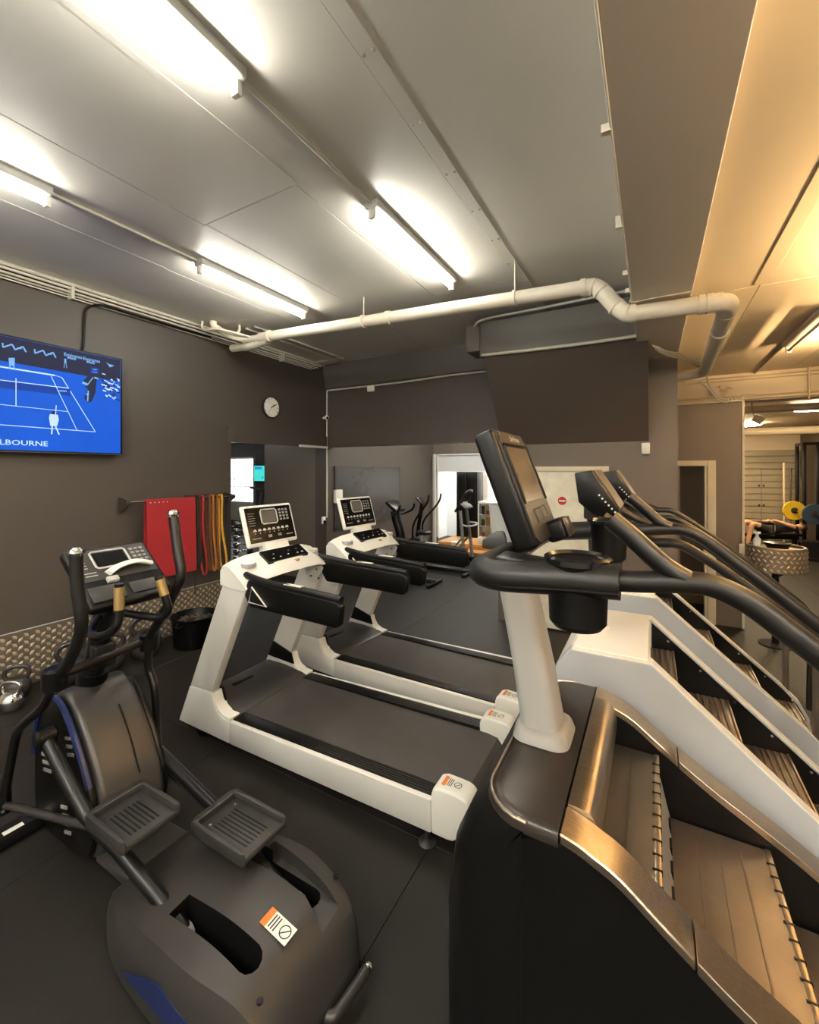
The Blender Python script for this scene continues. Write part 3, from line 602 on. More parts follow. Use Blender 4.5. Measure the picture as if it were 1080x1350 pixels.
band(3.155, 0.02, 0.80, (40, 34, 28), 'black looped resistance band next to the red mat')
band(3.21, 0.045, 0.66, (150, 38, 34), 'dark red looped resistance band hanging from the rack')
band(3.295, 0.02, 0.70, (96, 58, 34), 'brown looped resistance band hanging beside the red one')
band(3.345, 0.03, 0.68, (168, 108, 44), 'ochre looped resistance band hanging mid rack')
band(3.40, 0.02, 0.69, (120, 76, 40), 'tan brown looped resistance band beside the yellow one')
band(3.465, 0.06, 0.68, (226, 166, 52), 'bright yellow looped resistance band hanging open')
band(3.565, 0.012, 0.78, (28, 27, 32), 'black looped resistance band at the alcove end of the rack')
tag(obj('leather_strap', B().tube([(x0 - 0.012, 3.128, 1.55), (x0 + 0.005, 3.128, 1.2), (x0, 3.128, 0.8), (x0 + 0.005, 3.12, 0.45)], 0.008, 6, flat=0.4), mat('brown strap', (58, 42, 34), 0.6)), 'thin dark strap hanging between the mat and bands', 'strap')

# ================================================================ KETTLEBELLS, TUB
def kettlebell(x, y, r, rot, label, m=M_CHAR, big=1.0):
    t = thing('kettlebell', label, 'kettlebell', (x, y, 0), 'kettlebells along the left wall')
    obj('bell', B().lathe((x, y, 0), [(r * .55, 0), (r * .82, r * .25), (r, r * .8), (r * .93, r * 1.25), (r * .6, r * 1.66), (r * .3, r * 1.78)], 22), m, t)
    c, s_ = math.cos(rot), math.sin(rot); h = r * 1.6
    P = [(-.62, 0), (-.80, .42), (-.68, .82), (-.3, 1.0), (.3, 1.0), (.68, .82), (.80, .42), (.62, 0)]
    obj('handle', B().tube([(x + a * r * c, y + a * r * s_, h + b_ * r * 1.0) for a, b_ in P], r * .17, 10), m, t)
    return t
kettlebell(-4.55, 1.86, 0.13, 1.2, 'charcoal kettlebell with a tall handle behind the elliptical arm')
kettlebell(-4.50, 2.48, 0.155, 1.3, 'large round charcoal kettlebell beside the black tub')
kettlebell(-4.62, 1.50, 0.10, 1.0, 'small charcoal kettlebell half out of frame at the wall')
kb = kettlebell(-4.42, 1.40, 0.085, 0.6, 'chrome kettlebell at the left edge of the photo', M_CHROME)
kettlebell(-4.5, 2.16, 0.125, 1.1, 'charcoal kettlebell hidden behind the elliptical console mast')
t = thing('tub', 'round black rubber tub holding a heap of chain by the wall', 'tub', (-4.36, 2.93, 0))
obj('shell', B().lathe((-4.36, 2.93, 0), [(0.19, 0), (0.205, 0.02), (0.232, 0.30), (0.245, 0.315), (0.245, 0.325), (0.228, 0.325), (0.215, 0.27), (0.19, 0.22), (0.001, 0.22)], 32), M_BLACK, t)
tag_ = obj('tub_handle', B().tube([(-4.30, 2.70, 0.30), (-4.27, 2.665, 0.28), (-4.22, 2.66, 0.28), (-4.18, 2.68, 0.30)], 0.012, 8), M_BLACK, t)
random.seed(11)
links = B()
for k in range(150):
    a, r_ = random.uniform(0, 2 * PI), 0.19 * math.sqrt(random.random()); c = Vector((-4.36 + r_ * math.cos(a), 2.93 + r_ * math.sin(a), 0.235 + 0.05 * (1 - r_ / 0.2) + random.uniform(0, .03)))
    R_ = Matrix.Rotation(random.uniform(0, 6.3), 3, 'Z') @ Matrix.Rotation(random.uniform(-1, 1), 3, 'X')
    links.tube([c + R_ @ Vector((0.022 * math.cos(q_), 0.013 * math.sin(q_), 0)) for q_ in [0, 1.05, 2.1, 3.14, 4.2, 5.24]], 0.0045, 5, True, 1)
o = tag(obj('chain_heap', links, mat('dull chain steel', (110, 100, 88), 0.4, 0.8)), 'heap of dull steel chain links in the black tub', 'chain', kind='stuff')

def cut(o, b, m=None):
    me = bpy.data.meshes.new('cutter'); b.bm.to_mesh(me); b.bm.free()
    c = bpy.data.objects.new('cutter', me); COL.objects.link(c)
    off = Vector((0, 0, 0)); p = o.parent
    while p is not None: off += p.location; p = p.parent
    c.location = off * 0.0
    me.transform(Matrix.Translation(-off)); c.parent = o.parent
    md = o.modifiers.new('b', 'BOOLEAN'); md.operation = 'DIFFERENCE'; md.object = c; md.solver = 'EXACT'; md.material_mode = 'TRANSFER'; me.materials.append(m or M_VOID)
    bpy.context.view_layer.update()
    nm = bpy.data.meshes.new_from_object(o.evaluated_get(bpy.context.evaluated_depsgraph_get()))
    o.modifiers.clear(); o.data = nm
    nm.polygons.foreach_set('use_smooth', [True] * len(nm.polygons)); nm.set_sharp_from_angle(angle=math.radians(35))
    bpy.data.objects.remove(c); bpy.data.meshes.remove(me)
def smooth2(pts, n=4): return [(p.x, p.z) for p in crv([(x, 0, z) for x, z in pts], n)]
def sticker(parent, c, ux, uy, L, W):  # warning sticker: white card, orange header, text lines, struck circle; ux, uy unit vectors
    c, ux, uy = Vector(c), Vector(ux).normalized(), Vector(uy).normalized(); n = ux.cross(uy)
    def quad(b, x0, x1, y0, y1, h): b.poly([c + ux * x + uy * y + n * h for x, y in ((x0, y0), (x1, y0), (x1, y1), (x0, y1))])
    b = B(); quad(b, -L / 2, L / 2, -W / 2, W / 2, .0008); s_ = obj('warning_sticker', b, M_STICK, parent)
    b = B(); quad(b, -L / 2, -L * .3, -W / 2, W / 2, .0014); obj('sticker_header', b, M_ORANGE, s_)
    b = B()
    for k in range(3): quad(b, -L * .24 + k * L * .09, -L * .20 + k * L * .09, -W * .38, W * .38, .0014)
    cc = c + ux * L * .27; r = min(W * .36, L * .2)
    for k in range(16):
        a, d = 2 * PI * k / 16, 2 * PI * (k + 1) / 16
        b.poly([cc + ux * math.cos(a) * q_ + uy * math.sin(a) * q_ + n * .0014 for q_ in (r, r * .82)] + [cc + ux * math.cos(d) * q_ + uy * math.sin(d) * q_ + n * .0014 for q_ in (r * .82, r)])
    g = ux + uy; g.normalize(); h_ = (ux - uy).normalized() * r * .09
    b.poly([cc - g * r - h_ + n * .0014, cc + g * r - h_ + n * .0014, cc + g * r + h_ + n * .0014, cc - g * r + h_ + n * .0014])
    obj('sticker_print', b, M_INK, s_)

# ================================================================ TREADMILLS
def make_treadmill():
    yn, yf = 1.90, 2.72; ym = (yn + yf) / 2
    t = thing('treadmill', 'white treadmill with black padded arms nearest the elliptical', 'treadmill', (-1.9, ym, 0), 'white treadmills')
    sides = [(yn, 1), (yf, -1)]
    def yr(y, s, a, b): return (y + a, y + b) if s > 0 else (y - b, y - a)
    boot = [(-3.02, .07), (-2.46, .07), (-2.46, .213), (-2.53, .222), (-2.59, .25), (-2.63, .30), (-2.65, .363), (-2.89, .354)]
    up = [(-2.888, .357), (-2.652, .366), (-2.30, 1.12), (-2.50, 1.20)]
    for y, s in sides:
        obj('side_boot', B().prism(boot, 'y', *yr(y, s, 0, .075), .008), M_SILV, t)
        obj('upright', B().prism(up, 'y', *yr(y, s, .004, .07), .008), M_SILV, t)
        obj('boot_liner', B().prism([(-2.47, .20), (-2.46, .235), (-2.53, .24), (-2.585, .265), (-2.62, .31), (-2.638, .363), (-2.655, .363), (-2.635, .30), (-2.59, .245), (-2.53, .215)], 'y', *yr(y, s, .006, .085), 0), M_CREAM, t)
        obj('side_frame', B().prism([(-2.457, .07), (-.955, .10), (-.955, .256), (-2.457, .210)], 'y', *yr(y, s, 0, .07), .006), M_SILV, t)
        obj('frame_edge', B().prism([(-2.455, .2105), (-.956, .2565), (-.956, .264), (-2.455, .218)], 'y', *yr(y, s, 0, .03), .002), M_CREAM, t)
        fr = obj('foot_rail', B().prism([(-2.46, .19), (-.93, .215), (-.93, .262), (-2.46, .226)], 'y', *yr(y, s, .03, .125), .004), M_BLACK, t)
        for k in range(5):
            a, c = yr(y, s, .048 + k * .016, .053 + k * .016)
            obj('grip_ridge', B().prism([(-1.75, .2425), (-.95, .2610), (-.95, .2645), (-1.75, .2455)], 'y', a, c), M_CHAR, fr)
        cp = obj('end_cap', B().prism([(-.955, .10), (-.87, .10)] + smooth2([(-.84, .105), (-.79, .15), (-.752, .235), (-.747, .285), (-.762, .318), (-.80, .336), (-.91, .338)], 3) + [(-.945, .325), (-.955, .29)], 'y', *yr(y, s, 0, .13), .012, 3, .6), M_CREAM, t)
        a, c = yr(y, s, .02, .11)
        sticker(cp, (-.862, (a + c) / 2, .3387), (1, 0, -.02), (0, 1, 0), .10, .07)
        f = obj('foot', B().lathe((-1.0, y + s * .05, 0), [(.042, 0), (.045, .004), (.035, .014), (.012, .022), (.012, .095)], 20), M_CHAR, t)
        obj('front_wheel', B().lathe((-2.80, y + s * .045, .042), [(.02, -.02), (.04, -.02), (.04, .02), (.02, .02)], 16, 'y'), M_BLACK, t)
        # padded arm
        a, c = yr(y, s, .01, .058)
        arm = obj('arm_pad', B().prism([(-2.28, 1.005), (-2.34, 1.09), (-2.30, 1.185), (-2.2, 1.19), (-2.05, 1.172), (-1.56, 1.158), (-1.52, 1.13), (-1.535, 1.02), (-1.57, .995), (-1.75, 1.0)], 'y', a, c, .018, 3), M_BLACK, t)
        ma = (a + c) / 2
        obj('handrail', B().tube([(-2.36, ma + s * .02, 1.20), (-2.26, ma + s * .004, 1.192), (-2.1, ma, 1.178), (-1.8, ma, 1.17), (-1.54, ma, 1.158)], .024, 10), M_BLACKM, arm)
        yo = y + s * .004
        obj('triangle_logo', B().tube([(-2.245, yo, 1.145), (-2.275, yo, 1.045), (-2.115, yo, 1.04)], .006, 6, True, 0), M_CREAM, arm)
        b = B(); b.box(-1.98, -1.84, ma - .016, ma + .016, 1.1935, 1.1965); obj('arm_label', b, M_STICK, arm)
        obj('upright_gaiter', B().prism([(-2.90, .30), (-2.60, .285), (-2.63, .37), (-2.84, .43)], 'y', *yr(y, s, .076, .09), .003), M_BLACK, t)
    obj('deck', B().box(-2.45, -.86, yn + .10, yf - .10, .10, .205), M_BLACK, t)
    obj('running_belt', B().prism([(-2.47, .205), (-2.46, .222), (-.90, .246), (-.835, .235), (-.80, .19), (-.815, .145), (-.86, .12), (-.90, .12), (-.90, .2)], 'y', yn + .127, yf - .127, .002), M_BELT, t)
    obj('rear_roller', B().cyl((-.86, yn + .10, .18), (-.86, yf - .10, .18), .045, n=16), M_BLACKM, t)
    hd = obj('motor_hood', B().prism([(-3.0, .07), (-2.98, .20), (-2.90, .262), (-2.70, .262), (-2.50, .240), (-2.455, .225), (-2.455, .07)], 'y', yn + .077, yf - .077, .012, 3), M_CHAR, t)
    obj('hood_vent', B().box(-2.80, -2.76, yn + .28, yn + .46, .260, .268, .003), M_BLACK, hd)
    # dashboard: arch of sections across Y
    secs = []
    for y, dx, dz, k in [(yn - .002, -.05, -.055, .75), (yn + .05, -.035, -.03, .9), (yn + .14, -.015, -.008, 1), (ym - .1, 0, .004, 1), (ym + .1, 0, .004, 1), (yf - .14, -.015, -.008, 1), (yf - .05, -.035, -.03, .9), (yf + .002, -.05, -.055, .75)]:
        end = abs(y - ym) > .3
        lo = -.085 if end else -.05
        pr_ = [(-2.50, 1.275), (-2.47, 1.312), (-2.42, 1.308), (-2.34, 1.258), (-2.27, 1.205), (-2.245, 1.175), (-2.27, 1.165), (-2.38, 1.25 + lo), (-2.50, 1.265 + lo)]
        secs.append([(x + dx, y, z + dz) for x, z in pr_])
    ds = obj('dashboard', B().loft(secs), M_CREAM, t, 50)
    cpn = obj('control_panel', B().prism([(-2.425, 1.308), (-2.325, 1.245), (-2.328, 1.241), (-2.428, 1.304)], 'y', ym - .19, ym + .20).prism([(-2.421, 1.3215), (-2.323, 1.2585), (-2.328, 1.249), (-2.426, 1.312)], 'y', ym - .19, ym + .20), M_GLOSS, ds)
    def dp(k, y): return (-2.42 + .1 * k, y, 1.3205 - .0635 * k)
    for k, yy in [(.75, -.13), (.72, -.06), (.4, -.1), (.65, .02), (.7, .11), (.7, .16), (.35, .05), (.35, .13)]:
        p = dp(k, ym + yy); obj('button', B().ball(p, .0075, (.8, 1.1, .4), 8), M_WHITEP if k > .6 else M_MGREY, cpn)
    for y in (yn + .10, yf - .10):
        cx = -2.39; ch = obj('cup_dish', B().lathe((cx, y, 1.242), [(.05, 0), (.05, .024), (.046, .027), (.041, .02), (.001, .014)], 20), M_GREYP, ds)
    es = obj('stop_button', B().lathe((-2.305, ym + .06, 1.228), [(.018, 0), (.018, .008), (.010, .012), (.001, .013)], 14), mat('orange stop button', (220, 96, 24), 0.3), ds)
    obj('key_ring', B().lathe((-2.305, ym + .06, 1.235), [(.022, 0), (.026, .002), (.022, .005)], 14), M_GOLD, es)
    obj('dash_bracket', B().prism([(-2.46, 1.16), (-2.30, 1.16), (-2.36, 1.24), (-2.44, 1.24)], 'y', ym - .16, ym + .1), M_GREYP, ds)
    obj('bolt', B().cyl((-2.36, yf - .071, 1.10), (-2.36, yf - .078, 1.10), .008, n=8).cyl((-2.42, yf - .071, 1.04), (-2.42, yf - .078, 1.04), .008, n=8).cyl((-2.34, yf - .071, 1.03), (-2.34, yf - .078, 1.03), .008, n=8), M_CHAR, t)
    # console screen: slab leaning away from the runner
    c0 = Vector((-2.545, ym + .03, 1.49)); tl = math.radians(17)
    u = Vector((-math.sin(tl), 0, math.cos(tl))); n = Vector((math.cos(tl), 0, math.sin(tl)))
    Mx = Matrix(((0, u.x, n.x, c0.x), (1, u.y, n.y, c0.y), (0, u.z, n.z, c0.z), (0, 0, 0, 1)))   # local x = Y, local y = up the slab, local z = out
    cs = obj('console', B().box(-.245, .245, -.155, .155, -.035, .0, .02, 3, M=Mx), M_CREAM, t)
    pn = obj('console_face', B().box(-.222, .222, -.128, .135, -.0005, .0015, .0, M=Mx), M_GLOSS, cs)
    b = B()
    fp = [(-.085, .018), (-.085, .102), (-.072, .115), (.057, .115), (.07, .102), (.07, .018), (.057, .005), (-.072, .005)]
    b.tube([Mx @ Vector((x, y, .0025)) for x, y in fp], .006, 6, True, 0); obj('display_frame', b, M_GREYP, pn)
    obj('display', B().box(-.075, .06, .015, .105, .0015, .0025, M=Mx), mat('lcd grey', (92, 90, 86), .3), pn)
    b = B()
    for k in range(8):
        x = -.165 + k * .045
        b.poly([Mx @ Vector(p) for p in ((x - .018, -.045, .002), (x + .018, -.045, .002), (x + .010, -.028, .002), (x - .010, -.028, .002))])
        b.box(x - .004, x + .004, -.063, -.057, .0015, .0022, M=Mx)
    obj('programme_icons', b, M_GREYP, pn)
    b = B()
    for i in range(3):
        for j in range(4): b.box(.095 + i * .035, .118 + i * .035, .02 + j * .025, .036 + j * .025, .0015, .003, M=Mx)
    obj('keypad', b, M_MGREY, pn)
    b = B()
    for k in range(6): b.box(-.205, -.15 + .01 * (k % 2), .0 + k * .018, .004 + k * .018, .0015, .0022, M=Mx)
    b.box(-.05, -.015, -.1, -.08, .0015, .0022, M=Mx).box(.045, .08, -.1, -.08, .0015, .0022, M=Mx).box(-.2, -.12, -.1, -.092, .0015, .0022, M=Mx).box(.13, .2, -.1, -.092, .0015, .0022, M=Mx)
    obj('face_print', b, M_MGREY, pn)
    obj('console_neck', B().prism([(-2.55, 1.27), (-2.44, 1.27), (-2.48, 1.36), (-2.56, 1.36)], 'y', ym - .08, ym + .14, .006), M_CREAM, t)
    return t
tm = make_treadmill()
t2 = dup(tm, (0.03, 1.04, 0), 'white treadmill with black padded arms farther from the camera', 'white treadmills')
t2.rotation_euler.z = math.radians(-3.5)

# ================================================================ ELLIPTICAL
def make_elliptical():
    yc = 1.13
    t = thing('elliptical_trainer', 'black elliptical cross trainer in the near left corner', 'elliptical trainer', (-1.9, yc, 0))
    # rear housing
    rings = []
    for x, hw, zt in [(-1.98, .15, .10), (-1.93, .22, .17), (-1.75, .275, .225), (-1.5, .295, .26), (-1.3, .30, .275), (-1.14, .275, .26), (-1.05, .255, .215), (-.985, .215, .15), (-.945, .15, .09)]:
        r = []
        for a, z in [(-1, .02), (-1, zt * .55), (-.97, zt * .8), (-.90, zt * .95), (-.6, zt), (-.2, zt * 1.03), (.2, zt * 1.03), (.6, zt), (.90, zt * .95), (.97, zt * .8), (1, zt * .55), (1, .02)]:
            r.append((x, yc + a * hw, z))
        rings.append(r)
    cols_ = [crv([rg[k] for rg in rings], 5) for k in range(12)]
    rings = [[tuple(cols_[k][i]) for k in range(12)] for i in range(len(cols_[0]))]
    hs = obj('rear_housing', B().loft(rings), M_CHAR, t, 40)
    for y in (.985, 1.275):
        cut(hs, B().prism([(-1.56, y - .04), (-1.172, y - .042), (-1.151, y - .036), (-1.136, y - .021), (-1.13, y), (-1.136, y + .021), (-1.151, y + .036), (-1.172, y + .042), (-1.56, y + .04)], 'z', .05, .5))
    cut(hs, B().prism([(-1.45, 1.325), (-1.45, 1.36), (-.88, 1.285), (-.88, 1.17), (-1.05, 1.20)], 'z', .215, .5), M_CHAR)
    obj('side_stripe', B().prism([(-1.65, .10), (-1.1, .06), (-1.1, .13), (-1.45, .18)], 'y', yc - .302, yc - .296), M_BLUE, hs)
    for y in (.985, 1.275): obj('track_rail', B().cyl((-1.55, y, .13), (-1.14, y, .13), .012, n=8), M_BLACKM, t)
    for p in [(-1.12, 1.37, .245), (-1.06, .93, .247)]: obj('screw_recess', B().lathe(p, [(.010, 0), (.010, .006), (.001, .006)], 10), M_BLACK, hs)
    sticker(hs, (-1.16, 1.10, .2745), (1, 0, -.16), (0, 1, 0), .125, .062)
    hb_ = obj('rear_handle', B().tube([(-1.03, 1.10, .075), (-.985, 1.108, .072), (-.94, 1.118, .07), (-.922, 1.15, .07), (-.907, 1.285, .075)], .019, 12), M_CHAR, t)
    obj('handle_ring', B().cyl((-.985, 1.106, .0725), (-.972, 1.11, .0715), .023, n=12), M_CHROME, hb_)
    obj('handle_tip', B().ball((-.906, 1.29, .075), .02, n=10), M_CHROME, hb_)
    obj('rear_foot', B().cyl((-1.0, yc - .2, .0), (-1.0, yc - .2, .03), .03, n=12).cyl((-1.0, yc + .2, .0), (-1.0, yc + .2, .03), .03, n=12), M_BLACK, t)
    # spine and front stabiliser
    obj('spine', B().prism([(-2.9, .05), (-1.9, .05), (-1.9, .13), (-2.9, .12)], 'y', yc - .06, yc + .06, .01), M_BLACKM, t)
    obj('deck_plate', B().prism([(-2.2, .12), (-1.85, .12), (-1.85, .175), (-2.2, .15)], 'y', yc - .14, yc + .14, .012), M_CHAR, t)
    sbz = obj('front_stabiliser', B().box(-2.90, -2.80, yc - .34, yc + .34, .015, .085, .015), M_BLACKM, t)
    obj('stabiliser_label', B().box(-2.83, -2.799, yc - .27, yc - .19, .0845, .0865), M_STICK, sbz)
    # flywheel shroud
    prof = [(-2.72, .10), (-2.78, .25), (-2.78, .45), (-2.74, .62), (-2.66, .74), (-2.56, .80), (-2.47, .79), (-2.36, .70), (-2.25, .56), (-2.17, .42), (-2.14, .30), (-2.17, .18), (-2.26, .10)]
    pr2 = [(p.x, p.z) for p in crv([(x, 0, z) for x, z in prof], 3, True)]
    sh = obj('flywheel_shroud', B().prism(pr2, 'y', yc - .135, yc + .15, .03, 4), M_CHAR, t, 50)
    cx_, cz_ = -2.47, .44
    sd = [(cx_ + (x - cx_) * .93, cz_ + (z - cz_) * .93) for x, z in pr2]
    for y0, y1 in ((yc - .165, yc - .134), (yc + .149, yc + .18)):
        obj('side_cover', B().prism(sd, 'y', y0, y1, .012, 2), M_BLACK, sh)
    b = B(); tp = [p for p in pr2 if p[1] > .44]
    edge = [(cx_ + (x - cx_) * .955, yc - .162, cz_ + (z - cz_) * .955) for x, z in tp]
    b.tube(edge, .014, 6, smooth=0); obj('blue_trim', b, M_BLUE, sh)
    b = B()
    for k in range(4): b.prism([(-2.68 + .012 * k, .52 - .035 * k), (-2.60 + .012 * k, .535 - .035 * k), (-2.60 + .012 * k, .52 - .035 * k), (-2.68 + .012 * k, .505 - .035 * k)], 'y', yc - .169, yc - .164)
    for k in range(4): b.prism([(-2.46 + .012 * k, .30 - .035 * k), (-2.40 + .012 * k, .315 - .035 * k), (-2.40 + .012 * k, .30 - .035 * k), (-2.46 + .012 * k, .285 - .035 * k)], 'y', yc - .169, yc - .164)
    for k in range(3): b.prism([(-2.42 + .012 * k, .64 - .035 * k), (-2.36 + .012 * k, .655 - .035 * k), (-2.36 + .012 * k, .64 - .035 * k), (-2.42 + .012 * k, .625 - .035 * k)], 'y', yc - .169, yc - .164)
    obj('side_vents', b, M_MGREY, sh)
    obj('shroud_seam', B().tube([(-2.36, yc + .04, .712), (-2.25, yc + .04, .572), (-2.168, yc + .04, .43)], .003, 5), M_BLACK, sh)
    # mast, collar
    obj('mast_collar', B().tube([(-2.56, yc, .74), (-2.53, yc, .86)], .068, 16, smooth=0), M_BLACK, t)
    obj('mast', B().tube([(-2.55, yc, .80), (-2.46, yc, 1.05), (-2.38, yc, 1.25), (-2.34, yc, 1.33)], .05, 14, smooth=3), M_BLACKM, t)
    # console
    c0 = Vector((-2.285, yc + .01, 1.40)); tl = math.radians(52)
    u = Vector((-math.sin(tl), 0, math.cos(tl))); n = Vector((math.cos(tl), 0, math.sin(tl)))
    Mx = Matrix(((0, u.x, n.x, c0.x), (1, u.y, n.y, c0.y), (0, u.z, n.z, c0.z), (0, 0, 0, 1)))
    cs = obj('console', B().box(-.19, .19, -.185, .19, -.05, .0, .018, 3, M=Mx), M_BLACK, t)
    fc = obj('console_face', B().box(-.17, .17, -.03, .17, -.001, .002, M=Mx), M_CHAR, cs)
    obj('display_frame', B().tube([Mx @ Vector((x, y, .004)) for x, y in ((-.09, .05), (-.09, .14), (-.08, .15), (.06, .15), (.07, .14), (.07, .05), (.06, .04), (-.08, .04))], .005, 6, True, 0), M_GREYP, fc)
    obj('display', B().box(-.08, .06, .05, .14, .002, .0035, M=Mx), M_GLOSS, fc)
    b = B()
    for i in range(3):
        for j in range(4): b.box(.09 + i * .025, .107 + i * .025, .05 + j * .026, .065 + j * .026, .002, .005, M=Mx)
    obj('keypad', b, M_MGREY, fc)
    b = B()
    for j in range(6): b.box(-.155, -.125, .05 + j * .018, .054 + j * .018, .002, .003, M=Mx)
    b.box(-.15, -.1, .0, .004, .002, .003, M=Mx).box(-.15, -.1, .018, .022, .002, .003, M=Mx)
    obj('face_print', b, M_GREYP, fc)
    obj('reading_rack', B().tube([Mx @ Vector((x, y, z)) for x, y, z in ((-.06, -.005, .012), (0, .022, .02), (.08, .03, .022), (.15, .01, .012))], .024, 10, flat=.5), M_WHITEP, cs)
    obj('tray', B().box(-.175, -.03, -.16, -.07, -.002, .012, .006, M=Mx).box(.0, .175, -.15, -.08, -.002, .008, .006, M=Mx), M_CHAR, cs)
    obj('rack_clip', B().box(-.08, -.03, -.06, -.03, .0, .02, .004, M=Mx), M_GREYP, cs)
    # fixed pulse grips
    gb = obj('pulse_bar', B().tube([(-2.05, 1.017, 1.40), (-2.05, 1.017, 1.27), (-2.06, 1.005, 1.205), (-2.12, .98, 1.165), (-2.24, .99, 1.155), (-2.40, 1.10, 1.17)], .019, 10)
             .tube([(-2.105, 1.22, 1.385), (-2.075, 1.24, 1.27), (-2.07, 1.25, 1.215), (-2.11, 1.235, 1.175), (-2.22, 1.18, 1.185), (-2.40, 1.14, 1.19)], .019, 10), M_BLACKM, t)
    obj('pulse_sensor', B().cyl((-2.05, 1.017, 1.385), (-2.05, 1.017, 1.285), .0215, n=12), M_GOLD, gb)
    obj('pulse_sensor', B().cyl((-2.1, 1.2235, 1.365), (-2.08, 1.237, 1.288), .0215, n=12), M_GOLD, gb)
    # axle and swing arms
    obj('pivot_axle', B().cyl((-2.36, yc - .24, .96), (-2.44, yc + .24, .96), .022, n=12).box(-2.46, -2.40, yc - .05, yc + .05, .90, 1.02, .01), M_BLACKM, t)
    aL = [(-2.10, .875, 1.545), (-2.10, .88, 1.40), (-2.09, .89, 1.27), (-2.14, .90, 1.17), (-2.27, .91, 1.03), (-2.35, .91, .97)]
    aR = [(-2.24, 1.38, 1.655), (-2.19, 1.37, 1.50), (-2.14, 1.36, 1.36), (-2.18, 1.355, 1.27), (-2.33, 1.35, 1.07), (-2.43, 1.35, .97)]
    lL = [(-2.36, .90, .95), (-2.44, .89, .82), (-2.60, .88, .70), (-2.70, .88, .62), (-2.76, .88, .50), (-2.84, .88, .30), (-2.87, .88, .21)]
    lR = [(-2.43, 1.36, .95), (-2.46, 1.37, .80), (-2.44, 1.38, .74), (-2.41, 1.38, .66), (-2.39, 1.38, .45), (-2.37, 1.38, .29)]
    for nm, up_, lo, hub, pz, ped in [('l', aL, lL, (-2.36, .90, .955), .455, (-2.03, -1.75, .885, 1.11)), ('r', aR, lR, (-2.43, 1.36, .955), .345, (-1.74, -1.41, 1.16, 1.385))]:
        s_ = -1 if nm == 'l' else 1
        ar = obj('swing_arm', B().tube(up_, .025, 12), M_GRIP, t)
        tip = Vector(up_[0]); obj('arm_cap', B().ball(tip + Vector((0, 0, .01)), .031, (1, 1, .8), 12), M_CHROME, ar)
        hbv = Vector(hub); obj('pivot_hub', B().lathe(hub, [(.03, -.05), (.048, -.045), (.05, .04), (.036, .05)], 16, 'z'), M_BLACK, ar)
        lw = obj('lower_arm', B().tube(lo, .02, 10), M_BLACKM, t)
        e = Vector(lo[-1]); obj('joint', B().tube([e + Vector((0, 0, .06)), e + Vector((0, 0, -.05))], .032, 12, smooth=0), M_BLACK, lw)
        obj('joint_pin', B().cyl(e + Vector((.03, -.01, -.02)), e + Vector((.04, -.015, -.02)), .008, n=8), M_CHROME, lw)
        x0, x1, y0, y1 = ped; my = (y0 + y1) / 2
        obj('link_bar', B().tube([e + Vector((0, 0, -.01)), (x0 - .02, my + s_ * .06, pz - .08), (x0 + .1, my + s_ * .04, pz - .06)], .017, 10, smooth=2), M_CHAR, t)
        # crank bar from shroud to the roller in the slot
        ky = my - .02 * s_
        if nm == 'l':
            cb = [(-2.40, .88, .69), (-2.08, .90, .45), (-1.90, .94, .35), (-1.52, .985, .17)]
        else:
            cb = [(-2.36, 1.33, .42), (-1.72, 1.30, .30), (-1.5, 1.28, .24), (-1.24, 1.275, .15)]
        br = obj('pedal_beam', B().tube(cb, .028, 10, smooth=2), M_BLACKM, t)
        if nm == 'l': obj('crank_knuckle', B().lathe((-2.40, .88, .69), [(.03, -.04), (.042, -.03), (.042, .03), (.03, .04)], 14, 'y'), M_BLACK, br)
        obj('roller', B().lathe((cb[-1][0], cb[-1][1], .165), [(.02, -.018), (.03, -.018), (.03, .018), (.02, .018)], 14, 'y'), M_MGREY, br)
        # pedal tray: floor, raised rim, open rear
        pd = obj('pedal', B().box(x0, x1, y0, y1, pz - .022, pz - .004, .006), M_CHAR, t)
        obj('pedal_rim', B().prism([(x0 - .005, y0 - .006), (x1 - .02, y0 - .006), (x1, y0 + .004), (x1 - .02, y0 + .014), (x0 + .02, y0 + .014), (x0 + .012, y0 + .02), (x0 + .012, y1 - .02), (x0 + .02, y1 - .014), (x1 - .02, y1 - .014), (x1, y1 - .004), (x1 - .02, y1 + .006), (x0 - .005, y1 + .006), (x0 - .02, y1 - .02), (x0 - .02, y0 + .02)], 'z', pz - .03, pz + .022, .004), M_CHAR, pd)
        obj('pedal_lip', B().tube([(x1 - .006, y0 + .01, pz - .004), (x1 - .006, y1 - .01, pz - .004)], .007, 6, smooth=0), M_CHAR, pd)
        b = B()
        for k in range(7): b.box(x0 + .07, x1 - .05, y0 + .05 + k * .018, y0 + .054 + k * .018, pz - .0042, pz - .001)
        obj('pedal_ribs', b, M_BLACKM, pd)
        obj('pedal_bracket', B().prism([(x0 + .02, pz - .022), (x1 - .04, pz - .022), (x1 - .1, pz - .10), (x0 + .08, pz - .09)], 'y', my - .06, my + .06, .012), M_BLACK, pd)
        obj('pedal_bolt', B().lathe((x0 + .05, y0 + .045, pz - .004), [(.008, 0), (.008, .003), (.001, .004)], 8).lathe((x0 + .05, y1 - .045, pz - .004), [(.008, 0), (.008, .003), (.001, .004)], 8), M_CHROME, pd)
    return t
make_elliptical()

